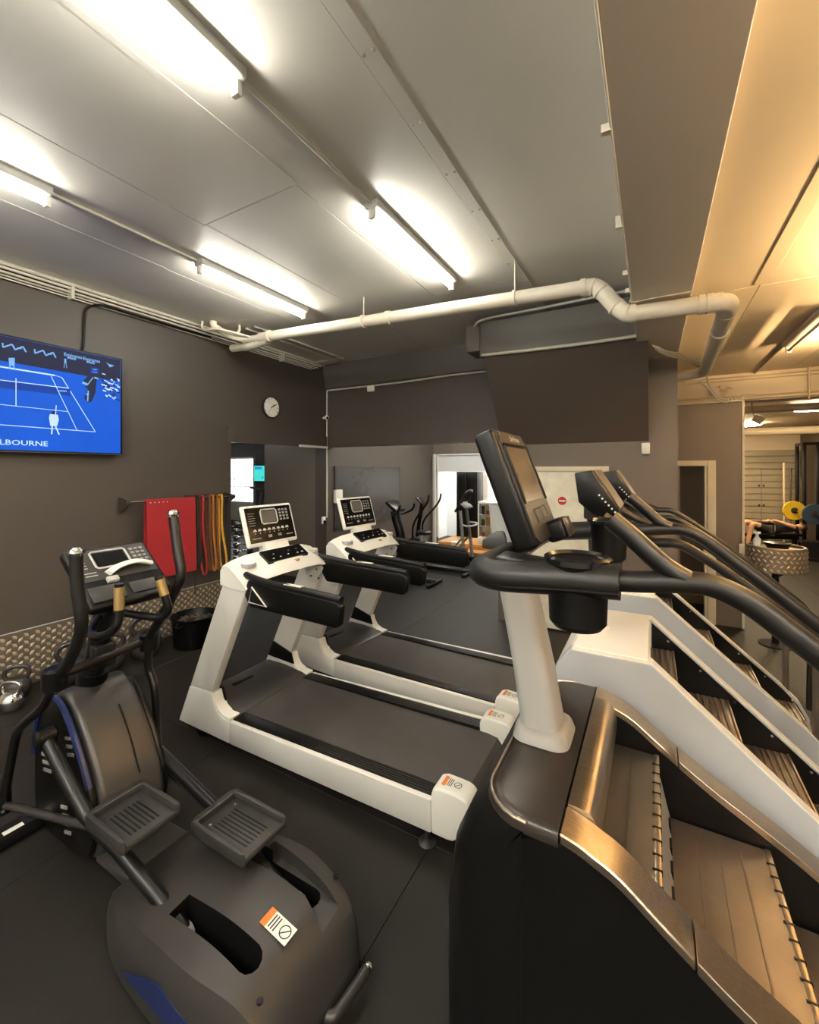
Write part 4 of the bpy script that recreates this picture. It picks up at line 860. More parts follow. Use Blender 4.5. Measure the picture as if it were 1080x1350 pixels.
# ================================================================ STAIR CLIMBERS
def ribbon(b, top, drop, y0, y1, bev=0.003):   # slab following a side profile
    b.prism(list(top) + [(x, z - drop) for x, z in reversed(top)], 'y', y0, y1, bev, 1, 0.9); return b
def rrect(cx, cy, hx, hy, r, z, n=4):
    out = []
    for sx, sy, a0 in ((1, 1, 0), (-1, 1, 90), (-1, -1, 180), (1, -1, 270)):
        for k in range(n + 1):
            a = math.radians(a0 + 90 * k / n); out.append((cx + sx * (hx - r) + r * math.cos(a), cy + sy * (hy - r) + r * math.sin(a), z))
    return out
def make_near_climber():
    yn, yf, ym = .90, 1.58, 1.24
    t = thing('stair_climber', 'black and steel stair climber with a tall screen nearest the camera', 'stair climber', (0.2, ym, 0), 'stair climbers')
    P1 = [(-.163, 1.168), (-.13, 1.160), (-.10, 1.148), (-.05, 1.125), (.03, 1.066), (.15, .985), (.27, .915), (.38, .845), (.52, .74), (.66, .61), (.80, .45), (.90, .28), (.95, .12), (.955, .03)]
    P1 = smooth2(P1, 3)
    for nm, y0, y1 in (('near', yn, yn + .085), ('far', yf - .085, yf)):
        body = [(-.24, 1.125)] + [(x, z - .02) for x, z in P1] + [(-.24, .03)]
        sp = obj('side_panel', B().prism(body, 'y', y0 + .0005, y1 - .0005), M_BLACK, t)
        i = [k for k, p in enumerate(P1) if p[0] > .04][0]
        ribbon(bb := B(), P1[:i + 1], .022, y0, y1); obj('panel_cap', bb, M_STEEL, sp)
        ribbon(bb := B(), [(P1[i][0] + .002, P1[i][1] - .001)] + P1[i + 1:-2], .022, y0, y1); obj('panel_cap', bb, M_STEEL, sp)
    # front shell and hub cover
    def plan(xf, xr, z, r=.11, ins=0):
        out = [(xr, yn + ins, z), (xf + r, yn + ins, z)]
        for k in range(1, 6):
            a = PI * 1.5 - k * PI / 12; out.append((xf + r + r * math.cos(a), yn + ins + r + r * math.sin(a), z))
        out.append((xf, yn + ins + r, z)); out.append((xf, yf - ins - r, z))
        for k in range(1, 6):
            a = PI - k * PI / 12; out.append((xf + r + r * math.cos(a), yf - ins - r + r * math.sin(a), z))
        out += [(xf + r, yf - ins, z), (xr, yf - ins, z)]
        return out
    obj('front_shell', B().loft([plan(-.43, -.24, .03), plan(-.445, -.24, .4), plan(-.445, -.24, .85), plan(-.425, -.24, 1.0), plan(-.385, -.24, 1.09), plan(-.345, -.24, 1.14)]), M_BLACK, t, 40)
    hub = obj('hub_cover', B().loft([plan(-.3445, -.165, 1.137), plan(-.335, -.165, 1.158), plan(-.322, -.165, 1.166, .10, .006), plan(-.305, -.165, 1.170, .09, .018)]), M_HUB, t, 40)
    obj('edge_trim', B().tube([Vector(p) for p in plan(-.334, -.12, 1.163, .105)[1:-1]], .004, 6, smooth=0), M_STEEL, hub)
    obj('rear_lip', B().prism(smooth2([(-.160, 1.171), (-.125, 1.168), (-.105, 1.152), (-.095, 1.11), (-.10, 1.06)], 3) + [(-.125, 1.06), (-.125, 1.145), (-.160, 1.155)], 'y', yn + .086, yf - .086), M_STEEL, hub)
    obj('shaft_liner', B().box(-.242, -.236, yn + .08, yf - .08, .1, 1.12), M_BLACK, t)
    # steps
    noses = [(.013, 1.043), (.273, .871), (.533, .699), (.76, .52)]
    for i, (x, z) in enumerate(noses):
        dep = .235
        tr = obj('step_tread', B().box(x - dep, x, yn + .09, yf - .09, z - .03, z, .006), M_TREAD if i else M_CHAR, t)  # top tread in charcoal: its weaker light is put into the colour
        for dx in (.065, .115, .165):
            obj('tread_ridge', B().box(x - dx - .002, x - dx + .002, yn + .10, yf - .12, z - .001, z + .002), M_TREAD if i else M_CHAR, tr)
        obj('nosing', B().box(x - .008, x + .006, yn + .09, yf - .09, z - .04, z + .002, .003), M_STEEL, tr)
        for k in range(11): obj('nosing_clip', B().box(x - .012, x + .0075, yn + .115 + k * .042, yn + .1195 + k * .042, z - .008, z + .0032), M_BLACK, tr)
        rs = obj('riser', B().prism([(x - .004, z - .04), (x + .004, z - .04), (x + .035, z - .175), (x + .02, z - .175)], 'y', yn + .095, yf - .095), M_MGREY, tr)
        for k in range(6): obj('hinge_block', B().box(x + .018, x + .034, yn + .12 + k * .078, yn + .155 + k * .078, z - .165, z - .145), M_BLACK, tr)
    obj('under_pan', B().prism([(-.22, .98), (.9, .2), (.9, .1), (-.22, .9)], 'y', yn + .09, yf - .09), M_BLACK, t)
    # column
    def crr(c, hx, hy, z): return rrect(c[0], c[1], hx, hy, .028, z)
    cl = obj('column_mast', B().loft([crr((-.262, ym - .01), .052, .06, 1.175), crr((-.29, ym - .01), .05, .058, 1.35), crr((-.325, ym - .01), .048, .055, 1.52), crr((-.36, ym - .015), .044, .05, 1.70), crr((-.375, ym - .015), .04, .045, 1.80)]), mat('mast grey', (150, 148, 143), 0.4, 0, .03), t, 40)
    obj('mast_collar', B().loft([rrect(-.262, ym - .01, .075, .085, .04, 1.172), rrect(-.264, ym - .01, .068, .078, .038, 1.196), rrect(-.266, ym - .01, .056, .064, .03, 1.203)]), M_MGREY, cl, 50)
    # console
    tl = math.radians(21)
    u = Vector((-math.sin(tl), 0, math.cos(tl))); n = Vector((math.cos(tl), 0, math.sin(tl)))
    c0 = Vector((-.363, ym - .02, 2.013)) - u * .165
    Mx = Matrix(((0, u.x, n.x, c0.x), (1, u.y, n.y, c0.y), (0, u.z, n.z, c0.z), (0, 0, 0, 1)))
    cs = obj('console', B().box(-.14, .14, -.165, .165, -.062, 0, .014, 3, M=Mx), M_BLACK, t)
    fa = obj('console_face', B().prism([(-.13, -.14), (-.11, -.155), (.11, -.155), (.13, -.14), (.13, .125), (.105, .155), (-.105, .155), (-.13, .125)], 'z', -.001, .004), M_HUB, cs)
    fa.data.transform(Matrix.Translation(-t.location) @ Mx @ Matrix.Translation(t.location))
    obj('screen', B().box(-.112, .112, -.045, .112, .004, .0052, M=Mx), mat('dusty dark screen', (120, 108, 92), .22, .3, .25, 14), fa)
    obj('screen_frame', B().box(-.122, .122, .112, .118, .002, .009, M=Mx).box(.112, .122, -.05, .116, .002, .009, M=Mx).box(-.122, -.112, -.05, .116, .002, .009, M=Mx), M_GLOSS, fa)
    tb = text_bm('Life', .022, Mx @ Matrix.Translation((0, .131, .0046)), bold=.0003, align='RIGHT'); obj('maker_lettering', tb, M_STICK, fa)
    tb = text_bm('Fitness', .022, Mx @ Matrix.Translation((.005, .131, .0046)), bold=.0003); obj('maker_lettering', tb, M_STICK, fa)
    b = B(); b.tube([Mx @ Vector((x, y, .005)) for x, y in ((-.06, -.105), (-.06, -.07), (-.005, -.07), (-.005, -.105))], .0025, 5, True, 0); b.tube([Mx @ Vector((x, y, .005)) for x, y in ((.01, -.1), (.01, -.068), (.07, -.068), (.07, -.1))], .0025, 5, True, 0)
    obj('key_outline', b, M_TREAD, fa)
    obj('control_knob', B().box(.02, .125, -.175, -.115, -.01, .045, .012, 3, M=Mx), M_BLACK, cs)
    obj('knob_face', B().box(.028, .118, -.172, -.118, .0445, .05, .003, 2, M=Mx), M_HUB, cs)
    obj('console_arm', B().prism([(-.425, 1.675), (-.425, 1.70), (-.385, 1.728), (-.36, 1.73), (-.35, 1.70), (-.36, 1.675)], 'y', ym - .07, ym + .05, .006), M_CHAR, t)
    # wrap-round handlebar with cup holders
    yl, yh = .85, 1.60
    hb_ = obj('handlebar', B().tube([(-.05, yl, 1.70), (-.15, yl, 1.695), (-.26, yl + .005, 1.685), (-.315, yl + .04, 1.68), (-.335, yl + .12, 1.675), (-.34, ym, 1.67), (-.335, yh - .12, 1.675), (-.315, yh - .04, 1.68), (-.26, yh - .005, 1.685), (-.15, yh, 1.695), (-.05, yh, 1.70)], .033, 14, flat=.95), M_GRIP, t)
    obj('handlebar_seam', B().tube([(-.05, yl - .033, 1.687), (-.15, yl - .033, 1.682), (-.26, yl - .028, 1.672), (-.335, yl + .02, 1.667)], .002, 5), M_BLACKM, hb_)
    obj('hand_rest', B().prism([(-.30, yl + .05), (-.19, yl + .035), (-.06, yl + .03), (-.06, yl + .09), (-.2, yl + .1), (-.30, yl + .13)], 'z', 1.685, 1.715, .01), M_BLACK, hb_)
    for y in (yl + .03, yh - .03):
        ch = obj('cup_holder', B().lathe((-.125, y, 1.60), [(.044, 0), (.052, .01), (.056, .11), (.061, .128), (.058, .134), (.05, .13), (.045, .03), (.001, .02)], 24), M_BLACK, hb_)
        obj('cup_rim', B().lathe((-.125, y, 1.727), [(.05, .004), (.056, .010), (.062, .006), (.062, -.004)], 24), M_GLOSS, ch)
    for y in (yl, yh):
        s_ = 1 if y < ym else -1
        rl = obj('side_handrail', B().tube([(-.08, y, 1.70), (-.02, y, 1.705), (.04, y, 1.712), (.085, y, 1.712), (.13, y, 1.693), (.18, y, 1.655), (.30, y, 1.555), (.55, y, 1.345), (.74, y, 1.18), (.84, y, 1.06), (.87, y, .9), (.88, y + s_ * .06, .38)], .019, 12), M_GRIP, t)
        obj('pulse_grip', B().tube([(-.065, y, 1.812), (-.03, y, 1.782), (.02, y, 1.735), (.06, y, 1.712)], .0175, 12, smooth=3), M_BLACKM, rl)
    obj('base_frame', B().box(-.40, 1.0, yn + .05, yn + .12, 0, .03).box(-.40, 1.0, yf - .12, yf - .05, 0, .03), M_BLACKM, t)
    return t
make_near_climber()

def make_white_climber():
    yn, yf, ym = 1.65, 2.20, 1.925
    t = thing('stair_climber', 'white stair climber standing between the black one and the far white one', 'stair climber', (0.2, ym, 0), 'stair climbers')
    top = [(0, 1.249), (.60, .727)]; end = [(.665, .66), (.705, .58), (.72, .48), (.72, .03)]
    S = [(-.30, .03), (-.32, .6), (-.325, 1.10), (-.31, 1.18), (-.262, 1.248), (0, 1.249), (.60, .727)] + end
    for nm, y0, y1 in (('near', yn, yn + .055), ('far', yf - .055, yf)):
        sp = obj('side_panel', B().prism(S, 'y', y0, y1, .005, 1), M_SILC, t)
        yi = (y1, y1 + .004) if nm == 'near' else (y0 - .004, y0)
        obj('inner_liner', B().prism([(0.0, .1), (0.0, 1.236), (.595, .718), (.655, .65), (.692, .575), (.705, .48), (.705, .05), (.3, .05)], 'y', *yi), M_BLACK, sp)
        ed = [(-.255, 1.2495), (0, 1.2505), (.60, .7285), (.667, .66), (.707, .58), (.7215, .48)]
        b = B(); ribbon(b, ed, .004, y0 + .002, y1 - .002, 0); obj('edge_strip', b, M_CREAM, sp)
        for k in range(6):
            x = .06 + .115 * k; z = 1.249 - .87 * x - .028
            yy = yi[1] if nm == 'near' else yi[0]
            d = .003 if nm == 'near' else -.003
            obj('panel_screw', B().cyl((x, yy, z), (x, yy + d, z), .005, n=8), M_CHROME, sp)
    hs = obj('front_housing', B().prism([(-.30, .03), (-.32, .6), (-.325, 1.10), (-.31, 1.18), (-.262, 1.245), (-.005, 1.245), (-.005, .03)], 'y', yn + .056, yf - .056), M_CREAM, t)
    obj('housing_top', B().box(-.25, -.012, yn + .02, yf - .02, 1.2495, 1.256, .004), M_CREAM, hs)
    for k in range(-1, 3):
        x, z = .265 + .187 * k, .972 - .158 * k
        tr = obj('step_tread', B().box(x - .18, x, yn + .062, yf - .062, z - .03, z, .004), M_TREAD, t)
        for j in range(8): obj('tread_rib', B().box(x - .168 + j * .0205, x - .158 + j * .0205, yn + .07, yf - .07, z - .001, z + .004), M_TREAD, tr)
        obj('nosing', B().box(x - .004, x + .004, yn + .062, yf - .062, z - .035, z + .004, .002), M_STEEL, tr)
        obj('riser', B().box(x - .004, x + .003, yn + .064, yf - .064, z - .16, z - .035), M_BLACK, tr)
    obj('under_pan', B().prism([(0, 1.0), (.70, .40), (.70, .05), (0, .05)], 'y', yn + .065, yf - .065), M_BLACK, t)
    ms = obj('console_post', B().tube([(-.195, ym, 1.255), (-.20, ym, 1.5), (-.215, ym, 1.76)], .026, 14, smooth=2), M_CHAR, t)
    obj('post_foot', B().lathe((-.195, ym, 1.2565), [(.045, 0), (.043, .008), (.028, .012)], 18), M_CREAM, ms)
    pf = [(-.265, 1.89), (-.20, 1.90), (-.105, 1.748), (-.125, 1.712), (-.20, 1.73), (-.25, 1.775)]
    cs = obj('console', B().prism(pf, 'y', ym - .145, ym + .145, .006), M_BLACK, t)
    obj('console_face', B().prism([(-.196, 1.899), (-.106, 1.755), (-.1025, 1.757), (-.1925, 1.901)], 'y', ym - .125, ym + .125), M_TREAD, cs)
    for k in range(6):
        x, z = -.175 + .011 * k, 1.805 - .0125 * k
        obj('side_led', B().cyl((x, ym - .145, z), (x, ym - .149, z), .0035, n=8), M_WHITEP, cs)
    obj('console_neck', B().box(-.245, -.185, ym - .04, ym + .04, 1.70, 1.78, .008), M_CHAR, cs)
    for y in (yn + .02, yf - .02):
        s_ = 1 if y < ym else -1
        rl = obj('side_handrail', B().tube([(-.12, y, 1.70), (-.06, y, 1.66), (.0, y, 1.656), (.08, y, 1.655), (.15, y, 1.615), (.22, y, 1.565), (.40, y, 1.42), (.60, y, 1.25), (.70, y, 1.15), (.72, y, 1.05), (.715, y, .62)], .016, 10), M_GRIP, t)
        obj('rail_post', B().cyl((.615, y, .70), (.615, y, 1.237), .015, n=10), M_TREAD, rl)
        obj('front_grip', B().tube([(-.15, y, 1.735), (-.08, y, 1.69), (.0, y, 1.658)], .019, 10, smooth=3), M_BLACKM, rl)
    obj('cross_bar', B().tube([(-.12, yn + .02, 1.70), (-.19, yn + .07, 1.69), (-.205, ym, 1.685), (-.19, yf - .07, 1.69), (-.12, yf - .02, 1.70)], .018, 10), M_BLACK, t)
    obj('base_foot', B().box(-.28, -.22, yn + .02, yf - .02, 0, .032).box(.6, .66, yn + .02, yf - .02, 0, .032), M_BLACK, t)
    return t
wc = make_white_climber()
dup(wc, (0.02, 0.87, 0), 'white stair climber farthest from the camera, nearest the column', 'stair climbers')

# ================================================================ FAR CARDIO BAY
t = thing('wall_board', 'dark glossy board on the wall of the far bay', 'board', (XL, 6.95, .86))
obj('panel', B().box(XL, XL + .02, 5.86, 8.05, .86, 1.96), mat('smoked board', (46, 44, 41), .25, 0, .15, 3), t)
obj('frame_edge', B().box(XL, XL + .024, 5.85, 5.862, .85, 1.97).box(XL, XL + .024, 8.048, 8.06, .85, 1.97).box(XL, XL + .024, 5.85, 8.06, 1.958, 1.97).box(XL, XL + .024, 5.85, 8.06, .85, .862), M_CHAR, t)
tag(obj('steel_post', B().cyl((-4.72, 9.6, 0), (-4.72, 9.6, 2.3), .05, n=14).box(-4.80, -4.64, 9.52, 9.68, 0, .012), M_GREYP), 'slim grey post at the end of the far bay', 'post')
def machine_bike():
    o = Vector((-3.55, 6.35, 0)); t = thing('exercise_bike', 'black upright exercise bike beyond the treadmills', 'exercise bike', o)
    def q(*p): return [tuple(o + Vector(v)) for v in p]
    obj('base', B().box(o.x - .5, o.x + .45, o.y - .04, o.y + .04, .03, .10, .01).box(o.x - .5, o.x - .44, o.y - .25, o.y + .25, .0, .06, .01).box(o.x + .40, o.x + .46, o.y - .25, o.y + .25, 0, .06, .01), M_BLACKM, t)
    obj('flywheel_case', B().lathe((o.x - .15, o.y, .38), [(.05, -.09), (.24, -.08), (.28, -.03), (.28, .03), (.24, .08), (.05, .09)], 24, 'y'), M_BLACK, t)
    obj('mast', B().tube(q((-.2, 0, .5), (-.22, 0, .8), (-.30, 0, 1.05), (-.34, 0, 1.2)), .085, 10), M_BLACK, t)
    cs = obj('console', B().box(-.17, .17, -.12, .14, -.06, 0, .02, M=Matrix.Translation(o + Vector((-.30, 0, 1.30))) @ Matrix.Rotation(math.radians(90), 4, 'Z') @ Matrix.Rotation(math.radians(35), 4, 'X')), M_BLACK, t)
    obj('handlebar', B().tube(q((-.08, -.24, 1.32), (-.12, -.25, 1.22), (-.26, -.2, 1.14), (-.33, 0, 1.12), (-.26, .2, 1.14), (-.12, .25, 1.22), (-.08, .24, 1.32)), .02, 8), M_BLACKM, t)
    obj('saddle_post', B().cyl(q((.12, 0, .4))[0], q((.22, 0, .82))[0], .03, n=10), M_GREYP, t)
    obj('saddle', B().ball(tuple(o + Vector((.24, 0, .86))), .14, (1, .75, .32), 14), M_BLACK, t)
    for s_ in (-1, 1):
        obj('crank', B().cyl(q((-.12, s_ * .1, .36))[0], q((-.02, s_ * .12, .36 + s_ * .14))[0], .014, n=8), M_CHROME, t)
        obj('pedal', B().box(o.x - .07, o.x + .03, o.y + s_ * .17 - .05, o.y + s_ * .17 + .05, .35 + s_ * .14, .38 + s_ * .14, .006), M_BLACK, t)
machine_bike()
def machine_cross():
    o = Vector((-3.55, 7.3, 0)); t = thing('cross_trainer', 'dark cross trainer with thin swing arms beside the slim post', 'cross trainer', o)
    def q(*p): return [tuple(o + Vector(v)) for v in p]
    obj('base', B().box(o.x - .7, o.x + .7, o.y - .05, o.y + .05, .02, .09, .01).box(o.x - .7, o.x - .62, o.y - .28, o.y + .28, 0, .06, .01).box(o.x + .62, o.x + .7, o.y - .28, o.y + .28, 0, .06, .01), M_BLACKM, t)
    obj('flywheel_case', B().lathe((o.x - .4, o.y, .36), [(.05, -.08), (.24, -.07), (.27, -.02), (.27, .02), (.24, .07), (.05, .08)], 22, 'y'), M_CHAR, t)
    obj('mast', B().tube(q((-.42, 0, .5), (-.36, 0, .9), (-.30, 0, 1.25)), .04, 10), M_BLACKM, t)
    obj('console', B().box(-.15, .15, -.1, .1, -.03, 0, .01, M=Matrix.Translation(o + Vector((-.28, 0, 1.32))) @ Matrix.Rotation(math.radians(90), 4, 'Z') @ Matrix.Rotation(math.radians(45), 4, 'X')), M_BLACK, t)
    for s_ in (-1, 1):
        obj('swing_arm', B().tube(q((-.02, s_ * .26, 1.45), (-.06, s_ * .26, 1.3), (-.2, s_ * .25, 1.12), (-.34, s_ * .2, .95), (-.40, s_ * .2, .75), (-.36, s_ * .2, .35)), .02, 8), M_BLACKM, t)
        pd = obj('pedal', B().box(o.x - .1 + s_ * .15, o.x + .25 + s_ * .15, o.y + s_ * .12 - .07, o.y + s_ * .12 + .07, .30 + s_ * .06, .34 + s_ * .06, .01), M_CHAR, t)
        obj('pedal_beam', B().tube(q((-.36, s_ * .2, .35), (0, s_ * .14, .28 + s_ * .06), (.55, s_ * .12, .15)), .02, 8, smooth=2), M_GREYP, t)
machine_cross()
def machine_frame():
    o = Vector((-3.22, 8.25, 0)); t = thing('cardio_stepper', 'grey framed cardio machine with a looped top handle before the black panel', 'stepper', o)
    def q(*p): return [tuple(o + Vector(v)) for v in p]
    for s_ in (-1, 1):
        obj('upright', B().tube(q((-.05, s_ * .21, .05), (-.11, s_ * .2, .6), (-.17, s_ * .17, 1.08)), .035, 8, smooth=2), M_MGREY, t)
        obj('base_rail', B().box(o.x - .75, o.x + .05, o.y + s_ * .21 - .04, o.y + s_ * .21 + .04, 0, .09, .01), M_BLACK, t)
        obj('rear_brace', B().cyl(q((-.1, s_ * .2, .55))[0], q((-.5, s_ * .2, .09))[0], .02, n=8), M_MGREY, t)
    obj('cross_bar', B().tube(q((-.14, -.17, .8), (.02, -.24, .78), (.1, 0, .79), (.02, .24, .80), (-.14, .17, .82)), .02, 8), M_GREYP, t)
    obj('handle_loop', B().tube(q((-.28, -.17, 1.05), (-.12, -.15, 1.3), (-.04, -.12, 1.46), (-.03, .12, 1.47), (-.1, .16, 1.32), (-.17, .17, 1.08)), .026, 8), M_BLACKM, t)
    obj('console', B().box(-.2, .2, -.09, .09, -.05, .0, .03, 3, M=Matrix.Translation(o + Vector((-.1, .02, 1.2))) @ Matrix.Rotation(math.radians(90), 4, 'Z') @ Matrix.Rotation(math.radians(40), 4, 'X')), M_MGREY, t)
    obj('foot_plate', B().box(o.x - .6, o.x - .1, o.y - .16, o.y + .16, .09, .13, .01), M_BLACK, t)
machine_frame()
# bright end doorway: platform, black cabinet, showcase
t = thing('wooden_step', 'pale wooden double step below the bright end doorway', 'step', (-3.4, 9.2, 0))
obj('lower_step', B().box(-4.3, -1.75, 8.85, 9.2, 0, .10, .006), M_WOOD, t)
obj('upper_step', B().box(-4.45, -1.75, 9.2, 11.2, 0, .21, .006), M_WOOD, t)
obj('step_light_strip', B().box(-4.3, -1.75, 9.195, 9.2, .11, .18), mat('gilt riser', (214, 150, 60), .35, .3, .3, 60), t)
tag(obj('black_locker', B().box(-4.36, -3.80, 10.15, 10.6, .21, 1.86, .008).box(-4.33, -4.09, 10.13, 10.15, .25, 1.83, .004).box(-4.07, -3.83, 10.13, 10.15, .25, 1.83, .004), M_BLACK), 'tall black locker standing in the bright doorway', 'locker')
tag(obj('white_column', B().box(-3.66, -3.54, 10.2, 10.32, .21, 2.9, .01), M_WHITEP), 'slim white column beside the black locker', 'column')
t = thing('showcase', 'white glass showcase with snack packets by the black locker', 'showcase', (-3.26, 9.6, .21))
sx0, sx1, sy0, sy1 = -3.52, -3.0, 9.45, 9.85
obj('frame', B().box(sx0, sx1, sy0, sy1, .212, .36, .004).box(sx0, sx1, sy0, sy1, 1.12, 1.17, .004).box(sx0, sx0 + .025, sy0, sy0 + .025, .36, 1.12).box(sx1 - .025, sx1, sy0, sy0 + .025, .36, 1.12).box(sx0, sx1, sy1 - .02, sy1, .36, 1.12), M_WHITEP, t)
for z in (.60, .86): obj('shelf', B().box(sx0 + .026, sx1 - .026, sy0 + .01, sy1 - .022, z, z + .012), M_WHITEP, t)
gm = mat('showcase glass', (235, 240, 240), .05, 0, 0, trans=1.0)
obj('glass_pane', B().box(sx0 + .026, sx1 - .026, sy0 + .001, sy0 + .005, .362, 1.118), gm, t)
cols = [(200, 90, 60), (220, 190, 120), (120, 60, 40), (230, 220, 200), (90, 120, 70), (210, 150, 60), (170, 40, 40), (240, 200, 160), (100, 70, 50), (220, 120, 90), (150, 110, 60), (235, 230, 220)]
for k in range(12):
    r, c = divmod(k, 4); z = (.362, .613, .873)[r]; x = sx0 + .05 + c * .11; h = .10 + .05 * ((k * 7) % 3)
    tag(obj('snack_packet', B().box(x, x + .085, sy0 + .08, sy0 + .12, z, z + h, .012), mat('packet %d' % k, cols[k], .4)),
        '%s packet, %s from the left on the %s of the showcase' % (['brick red', 'tan', 'dark brown', 'cream', 'olive', 'amber', 'crimson', 'peach', 'brown', 'salmon', 'ochre', 'white'][k], ['first', 'second', 'third', 'fourth'][c], ['floor', 'middle shelf', 'top shelf'][r]), 'packet', 'snack packets in the showcase')
M_LOB = mat('lobby light', (255, 252, 245), .5, 0, 0, emit=14)
tag(obj('lobby_light', B().box(-4.6, -1.8, 10.3, 10.9, 2.96, 2.99), M_LOB), 'white panel light on the lobby ceiling', 'light')
t = thing('transom', 'frosted white glass panel above the bright doorway', 'glass panel', (-3.8, 9.8, 1.9))
obj('glass', B().box(-4.7, -2.6, 9.80, 9.812, 1.88, 2.29), mat('frosted glass', (214, 216, 214), .6, 0, .25, 60), t)
obj('frame', B().box(-4.74, -4.70, 9.78, 9.83, 0.211, 2.298).box(-2.6, -2.56, 9.78, 9.83, .211, 2.298).box(-4.7, -2.6, 9.78, 9.83, 1.86, 1.88), M_WHITEP, t)
tag(obj('white_bucket', B().lathe((-3.9, 9.0, .102), [(.07, 0), (.09, .16), (.095, .17), (.08, .17), (.001, .15)], 16), M_WHITEP), 'small white bin on the wooden step', 'bin')

# ================================================================ ALCOVE AND ANNEX
E_WIN = emat('daylit pane', (240, 244, 248), 3.0)
wn = struct('window_1', B().box(-12.2, -10.45, 8.94, 9.0, .35, 2.3), M_WHITEP, 'bright window in the annex beyond the alcove', 'window')
for i, (x0_, x1_) in enumerate([(-12.15, -11.35), (-11.3, -10.5)]):
    for z0_, z1_ in [(.95, 1.38), (1.42, 1.62), (1.66, 2.24)]:
        obj('pane', B().box(x0_, x1_, 8.93, 8.94, z0_, z1_), E_WIN, wn)
t = thing('poster_screen', 'small turquoise screen on the annex wall', 'screen', (-10.0, 9.0, 1.5))
p0, p1 = atY(335, 634, 8.95), atY(349, 614, 8.95)
obj('casing', B().box(p0[0] - .03, p1[0] + .03, 8.95, 9.0, p0[2] - .03, p1[2] + .03, .005), M_BLACK, t)
obj('picture', B().box(p0[0], p1[0], 8.945, 8.95, p0[2], p1[2]), emat('turquoise picture', (70, 215, 205), 0.65), t)
obj('picture_print', B().box(p0[0] + .04, p1[0] - .12, 8.943, 8.945, p1[2] - .11, p1[2] - .03).box(p1[0] - .12, p1[0] - .05, 8.943, 8.945, p0[2] + .08, p0[2] + .13), emat('picture print', (60, 150, 220), .5), t)
tag(obj('annex_bike', B().tube([(-9.3, 8.0, .4), (-9.1, 8.0, .9), (-9.0, 8.0, 1.35)], .05, 8).tube([(-9.2, 7.75, 1.45), (-8.95, 7.8, 1.4), (-8.9, 8.0, 1.36), (-8.95, 8.2, 1.4), (-9.2, 8.25, 1.45)], .03, 8).lathe((-9.1, 8.0, .35), [(.05, -.06), (.33, -.05), (.33, .05), (.05, .06)], 20, 'y').tube([(-9.2, 8, .4), (-8.6, 8, .8), (-8.55, 8, 1.0)], .04, 8).ball((-8.55, 8, 1.04), .13, (1.1, .7, .35), 12).box(-9.5, -8.5, 7.95, 8.05, 0, .06), M_MGREY), 'grey exercise bike standing in the annex', 'exercise bike')
t = thing('dumbbell_rack', 'black vertical dumbbell rack just inside the alcove', 'dumbbell rack', (-5.52, 4.50, 0))
obj('upright', B().box(-5.68, -5.62, 4.30, 4.36, 0, 1.22, .006), M_BLACK, t)
obj('upright', B().box(-5.68, -5.62, 4.72, 4.78, 0, 1.22, .006), M_BLACK, t)
obj('base', B().box(-5.75, -5.35, 4.28, 4.80, 0, .04, .006), M_BLACK, t)
for k in range(7):
    z = .40 + k * .105
    obj('cradle', B().box(-5.62, -5.44, 4.36, 4.40, z, z + .014).box(-5.62, -5.44, 4.62, 4.66, z, z + .014), M_BLACK, t)
    d = thing('dumbbell', 'chrome dumbbell on the %s tier of the alcove rack' % ['lowest', 'second', 'third', 'fourth', 'fifth', 'sixth', 'top'][k], 'dumbbell', (-5.51, 4.51, z + .014), 'dumbbells on the alcove rack')
    obj('bar', B().cyl((-5.51, 4.36, z + .05), (-5.51, 4.66, z + .05), .013, n=8), M_CHROME, d)
    for y in (4.385, 4.64): obj('head', B().cyl((-5.51, y - .035, z + .05), (-5.51, y + .035, z + .05), .036, n=14), M_CHROME, d)

# ================================================================ FAR HALL: CHALK STAND, BENCH, PERSON, RACK
cx_, cy_, zt = 1.17, 6.02, 1.08
t = thing('chalk_stand', 'round diamond plate chalk stand on a dark post', 'chalk stand', (cx_, cy_, 0))
obj('post', B().cyl((cx_, cy_, .02), (cx_, cy_, .82), .032, n=12).prism([(cx_ + .03, .82), (cx_ + .12, .82), (cx_ + .03, .74)], 'y', cy_ - .01, cy_ + .01), M_BLACKM, t)
obj('foot', B().lathe((cx_, cy_, 0), [(.15, 0), (.15, .012), (.05, .02)], 24), mat('matt black', (18, 17, 17), .8), t)
dr = obj('drum', B().lathe((cx_, cy_, .82), [(.25, 0), (.262, .005), (.262, .25), (.252, .262), (.235, .262), (.235, .235), (.001, .23)], 36), M_PLATE, t)
lb = B()
for i in range(30):
    for j in range(5):
        a = 2 * PI * (i + .5 * (j % 2)) / 30; z = .85 + j * .047; R0 = .262
        ta = Vector((-math.sin(a), math.cos(a), 0)); no = Vector((math.cos(a), math.sin(a), 0)); up_ = Vector((0, 0, 1)); c = Vector((cx_, cy_, z)) + no * R0
        s_ = 1 if j % 2 else -1
        e1 = (ta + up_ * s_).normalized(); e2 = (ta - up_ * s_).normalized()
        vb = [lb.bm.verts.new(c + v) for v in (e1 * .024, e2 * .010, -e1 * .024, -e2 * .010)]; vt = lb.bm.verts.new(c + no * .005)
        for k in range(4): lb.bm.faces.new((vb[k], vb[(k + 1) % 4], vt))
bmesh.ops.recalc_face_normals(lb.bm, faces=lb.bm.faces)
o = obj('raised_lugs', lb, M_LUG, dr); o['kind'] = 'stuff'
tag(obj('chalk_bowl', B().lathe((cx_ + .02, cy_ + .02, 1.052), [(.09, 0), (.115, .05), (.12, .06), (.10, .055), (.001, .02)], 22), M_BLACK), 'shallow black bowl on the chalk stand', 'bowl')
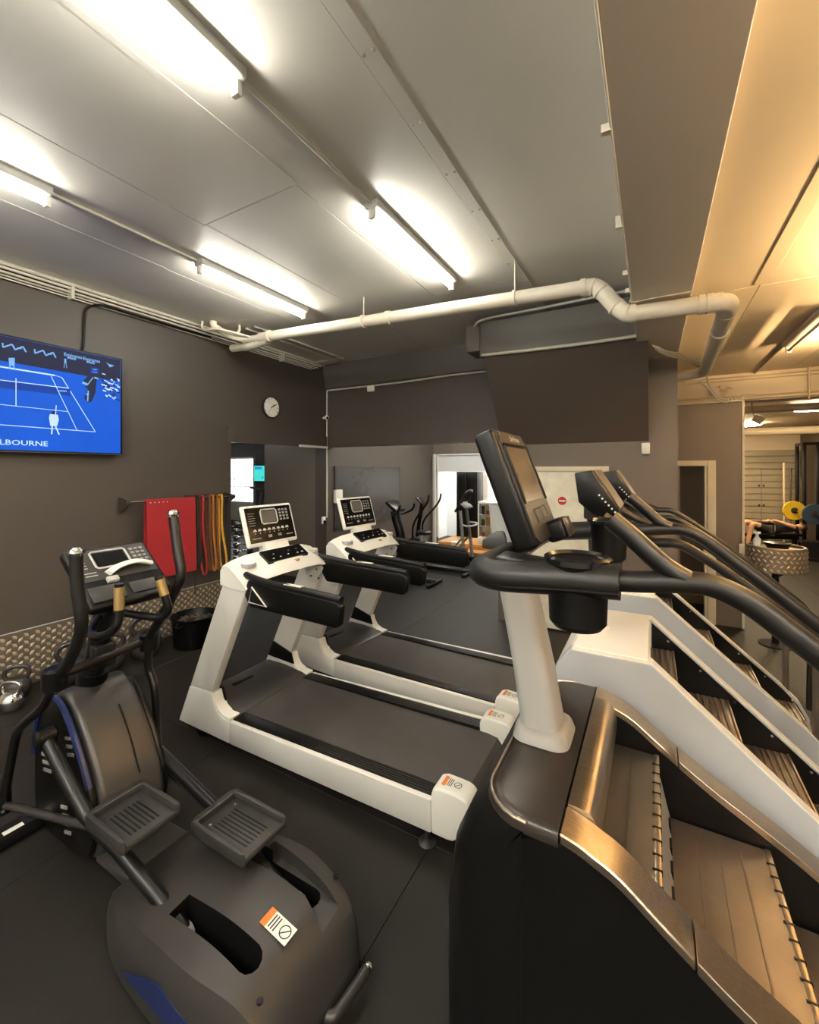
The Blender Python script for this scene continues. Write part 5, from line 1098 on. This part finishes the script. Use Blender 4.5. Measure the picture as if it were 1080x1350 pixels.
tag(obj('spray_bottle', B().lathe((cx_ - .16, cy_ - .02, 1.052), [(.035, 0), (.036, .09), (.015, .12), (.015, .15), (.001, .155)], 14).box(cx_ - .20, cy_ * 0 + cx_ - .13, cy_ - .035, cy_ - .005, 1.2, 1.225, .004), mat('clear bottle', (210, 214, 214), .15)), 'clear spray bottle on the chalk stand', 'bottle')
tag(obj('paper_card', B().box(cx_ + .02, cx_ + .15, cy_ - .17, cy_ - .08, 1.052, 1.056), M_STICK), 'white card lying on the chalk stand', 'card')
# bench and lifter
bx, by = 2.38, 12.6; ang = math.atan2(.45, .87)
Mb = Matrix.Translation((bx, by, 0)) @ Matrix.Rotation(ang, 4, 'Z')
t = thing('weight_bench', 'flat black weight bench under the lying person', 'bench', (bx, by, 0))
obj('pad', B().box(-.62, .62, -.14, .14, .40, .46, .02, M=Mb), M_BLACK, t)
obj('frame', B().box(-.55, .55, -.03, .03, .33, .40, M=Mb), M_BLACKM, t)
for s_ in (-.5, .5): obj('leg', B().box(s_ - .03, s_ + .03, -.2, .2, 0, .05, M=Mb).box(s_ - .03, s_ + .03, -.03, .03, .05, .33, M=Mb), M_BLACKM, t)
def skin_body(name, verts, edges, m, parent, root=0):
    me = bpy.data.meshes.new(name); me.from_pydata([Mb @ Vector(v[:3]) - parent.location for v in verts], edges, [])
    o = bpy.data.objects.new(name, me); COL.objects.link(o); o.parent = parent
    md = o.modifiers.new('s', 'SKIN'); o.modifiers.new('d', 'SUBSURF').levels = 1
    for i, v in enumerate(verts):
        s = me.skin_vertices[0].data[i]; s.radius = (v[3], v[3] if len(v) < 5 else v[4]); s.use_root = (i == root)
    bpy.context.view_layer.update()
    nm = bpy.data.meshes.new_from_object(o.evaluated_get(bpy.context.evaluated_depsgraph_get()))
    o.modifiers.clear(); o.data = nm; nm.materials.clear(); nm.materials.append(m)
    nm.polygons.foreach_set('use_smooth', [True] * len(nm.polygons))
    return o
M_SKIN = mat('skin', (206, 158, 126), .5); M_TEE = mat('black tee', (24, 23, 24), .8); M_SHORT = mat('black shorts', (30, 30, 34), .8); M_HAIR = mat('brown hair', (70, 48, 34), .7)
ps = thing('person', 'person in black clothes lying on the bench with knees bent', 'person', (bx, by, .46))
z0 = .57
V = [(-.12, 0, z0, .11, .14), (.12, 0, z0 + .01, .10, .13), (.36, 0, z0 + .03, .10, .15), (.48, 0, z0 + .02, .05), (.60, 0, z0 + .03, .085), (.68, 0, z0 + .04, .07),
     (-.16, -.10, z0, .085), (-.52, -.13, z0 + .14, .06), (-.62, -.13, .30, .045), (-.64, -.13, .07, .04), (-.52, -.14, .045, .035),
     (-.16, .10, z0, .085), (-.50, .14, z0 + .16, .06), (-.60, .14, .32, .045), (-.62, .14, .07, .04), (-.50, .15, .045, .035),
     (.38, -.19, z0 + .03, .055), (.20, -.24, z0 + .10, .042), (.02, -.10, z0 + .19, .033), (-.05, -.05, z0 + .18, .03),
     (.38, .19, z0 + .03, .055), (.20, .25, z0 + .08, .042), (.03, .12, z0 + .18, .033), (-.04, .06, z0 + .18, .03)]
Ed = [(0, 1), (1, 2), (2, 3), (3, 4), (4, 5), (0, 6), (6, 7), (7, 8), (8, 9), (9, 10), (0, 11), (11, 12), (12, 13), (13, 14), (14, 15), (2, 16), (16, 17), (17, 18), (18, 19), (2, 20), (20, 21), (21, 22), (22, 23)]
skin_body('body', V, Ed, M_SKIN, ps)
skin_body('shirt', [(-.14, 0, z0, .12, .15), (.12, 0, z0 + .01, .112, .145), (.36, 0, z0 + .03, .112, .165), (.38, -.19, z0 + .03, .066), (.28, -.22, z0 + .065, .058), (.38, .19, z0 + .03, .066), (.28, .23, z0 + .06, .058)], [(0, 1), (1, 2), (2, 3), (3, 4), (2, 5), (5, 6)], M_TEE, ps)
skin_body('shorts', [(-.12, 0, z0, .12, .15), (-.17, -.10, z0, .096), (-.42, -.125, z0 + .1, .075), (-.17, .10, z0, .096), (-.41, .135, z0 + .115, .075)], [(0, 1), (1, 2), (0, 3), (3, 4)], M_SHORT, ps)
obj('hair', B().ball(Mb @ Vector((.70, 0, z0 + .02)), .082, (1, 1, 1), 12), M_HAIR, ps)
obj('face', B().ball(Mb @ Vector((.645, 0, z0 + .115)), .016, (1, 1, 1), 8).ball(Mb @ Vector((.665, -.028, z0 + .11)), .008, n=6).ball(Mb @ Vector((.665, .028, z0 + .11)), .008, n=6), M_SKIN, ps)
for s_ in (-1, 1):
    obj('shoe', B().box(-.70, -.44, s_ * .14 - .045, s_ * .14 + .045, .0, .075, .025, 3, M=Mb), M_WHITEP, ps)
    hx = Mb @ Vector((-.07, s_ * .05, z0 + .18))
    b = B(); b.box(-.11, -.03, s_ * .05 - .03, s_ * .05 + .03, z0 + .165, z0 + .19, .01, M=Mb)
    for k in range(4): b.tube([Mb @ Vector((-.10, s_ * .05 - .026 + k * .017, z0 + .18)), Mb @ Vector((-.14, s_ * .05 - .028 + k * .018, z0 + .178)), Mb @ Vector((-.165 + .006 * abs(k - 1.5), s_ * .05 - .028 + k * .018, z0 + .165))], .008, 6, smooth=2)
    b.tube([Mb @ Vector((-.05, s_ * .08, z0 + .175)), Mb @ Vector((-.09, s_ * .105, z0 + .17))], .009, 6, smooth=0)
    obj('hand', b, M_SKIN, ps)
tag(obj('gym_towel', B().box(-1.0, -.72, -.2, .1, 0, .38, .06, 3, M=Mb).box(-.95, -.75, -.15, .05, .38, .56, .05, 3, M=Mb), mat('white towel', (222, 212, 194), .8)), 'pale gym bag with a towel beside the bench', 'bag')
# power rack with bar and plates
rx, ry = 2.98, 12.2
t = thing('power_rack', 'dark power rack with upright posts beside the far wall', 'power rack', (3.1, 12.6, 0))
for x, y in [(3.08, 13.2), (3.08, 13.75), (3.32, 13.2)]:
    obj('upright', B().box(x - .035, x + .035, y - .035, y + .035, 0, 2.55, .004), M_BLACKM, t)
obj('top_beam', B().box(3.045, 3.115, 13.2, 13.75, 2.48, 2.55).box(3.08, 3.32, 13.165, 13.235, 2.48, 2.55), M_BLACKM, t)
obj('base', B().box(3.02, 3.38, 13.15, 13.8, 0, .06), M_BLACKM, t)
for k, (x, y, z) in enumerate([(2.95, 14.3, 1.75), (3.10, 14.4, 1.6), (3.20, 14.3, 1.5), (3.32, 14.4, 1.4)]):
    tag(obj('barbell_upright', B().cyl((x, y, .0), (x, y, 1.1), .014, n=8).cyl((x, y, 1.1), (x, y, z + .35), .025, n=10), M_CHROME if k % 2 else M_CEILW), ['first', 'second', 'third', 'fourth'][k] + ' upright barbell standing behind the power rack', 'barbell', 'upright barbells')
t = thing('barbell', 'loaded barbell with yellow and blue plates on the rack', 'barbell', (3.0, 12.6, .97))
pY = Vector(atY(1047, 673, 13.0)); pB = Vector(atY(1074, 678, 12.2)); dv = (pB - pY).normalized()
obj('bar', B().cyl(pY - dv * .25, pB + dv * .3, .016, n=10), M_CHROME, t)
for c, rgb, nm in ((pY, (214, 184, 40), 'yellow'), (pB, (44, 62, 88), 'blue')):
    m_ = mat('plate ' + nm, rgb, .5)
    pt_ = obj('weight_plate', B().cyl(c - dv * .03, c + dv * .03, .215, n=28), m_, t); pt_['label'] = nm + ' bumper plate'
    obj('plate_hub', B().cyl(c - dv * .036, c + dv * .036, .07, n=18), M_CHAR, pt_)
tag(obj('plate_stack', B().box(2.72, 3.3, 11.9, 12.3, 0, .06).box(2.75, 3.3, 11.95, 12.0, .06, .36).box(2.75, 3.3, 12.2, 12.25, .06, .36).box(2.75, 3.3, 11.95, 12.25, .36, .40), M_BLACKM), 'low black steel frame in front of the bench', 'frame')
M_HL = mat('hall lamp', (255, 226, 180), .5, 0, 0, emit=45)
tag(obj('ceiling_lamp', B().lathe((2.42, 9.8, 2.94), [(.28, 0), (.32, .03), (.32, .058)], 24), M_HL), 'glowing round lamp on the far hall ceiling', 'lamp')
tag(obj('ceiling_lamp', B().lathe((1.9, 12.6, 2.94), [(.28, 0), (.32, .03), (.32, .058)], 24), M_HL), 'round lamp deeper in the far hall', 'lamp')
tag(obj('duct', B().cyl((0.3, 8.6, 2.86), (3.44, 8.6, 2.86), .06, n=12), M_CEILW), 'cream round duct nearer the opening in the far hall', 'duct')
tag(obj('duct', B().cyl((0.3, 11.6, 2.72), (3.44, 11.6, 2.72), .08, n=12), M_CEILW), 'cream round duct deeper in the far hall', 'duct')
t = thing('flood_light', 'small cream floodlight hanging beside the partition strip', 'light', (1.34, 8.3, 2.7))
obj('head', B().cyl((1.36, 8.3, 2.70), (1.45, 8.26, 2.64), .05, .06, 12), M_CEILW, t)
obj('hanger', B().cyl((1.36, 8.3, 2.72), (1.32, 8.3, 3.0), .008, n=6), M_CEILW, t)

for o in bpy.data.objects:
    if o.name.split('.')[0] in ('face_print', 'programme_icons', 'keypad', 'sticker_print', 'side_vents', 'pedal_ribs', 'courtside_crowd', 'courtside_shadows', 'court_lines', 'screen_lettering', 'hoarding_logo', 'key_outline', 'picture_print', 'sign_print', 'umpire', 'maker_lettering'):
        o['kind'] = 'stuff'
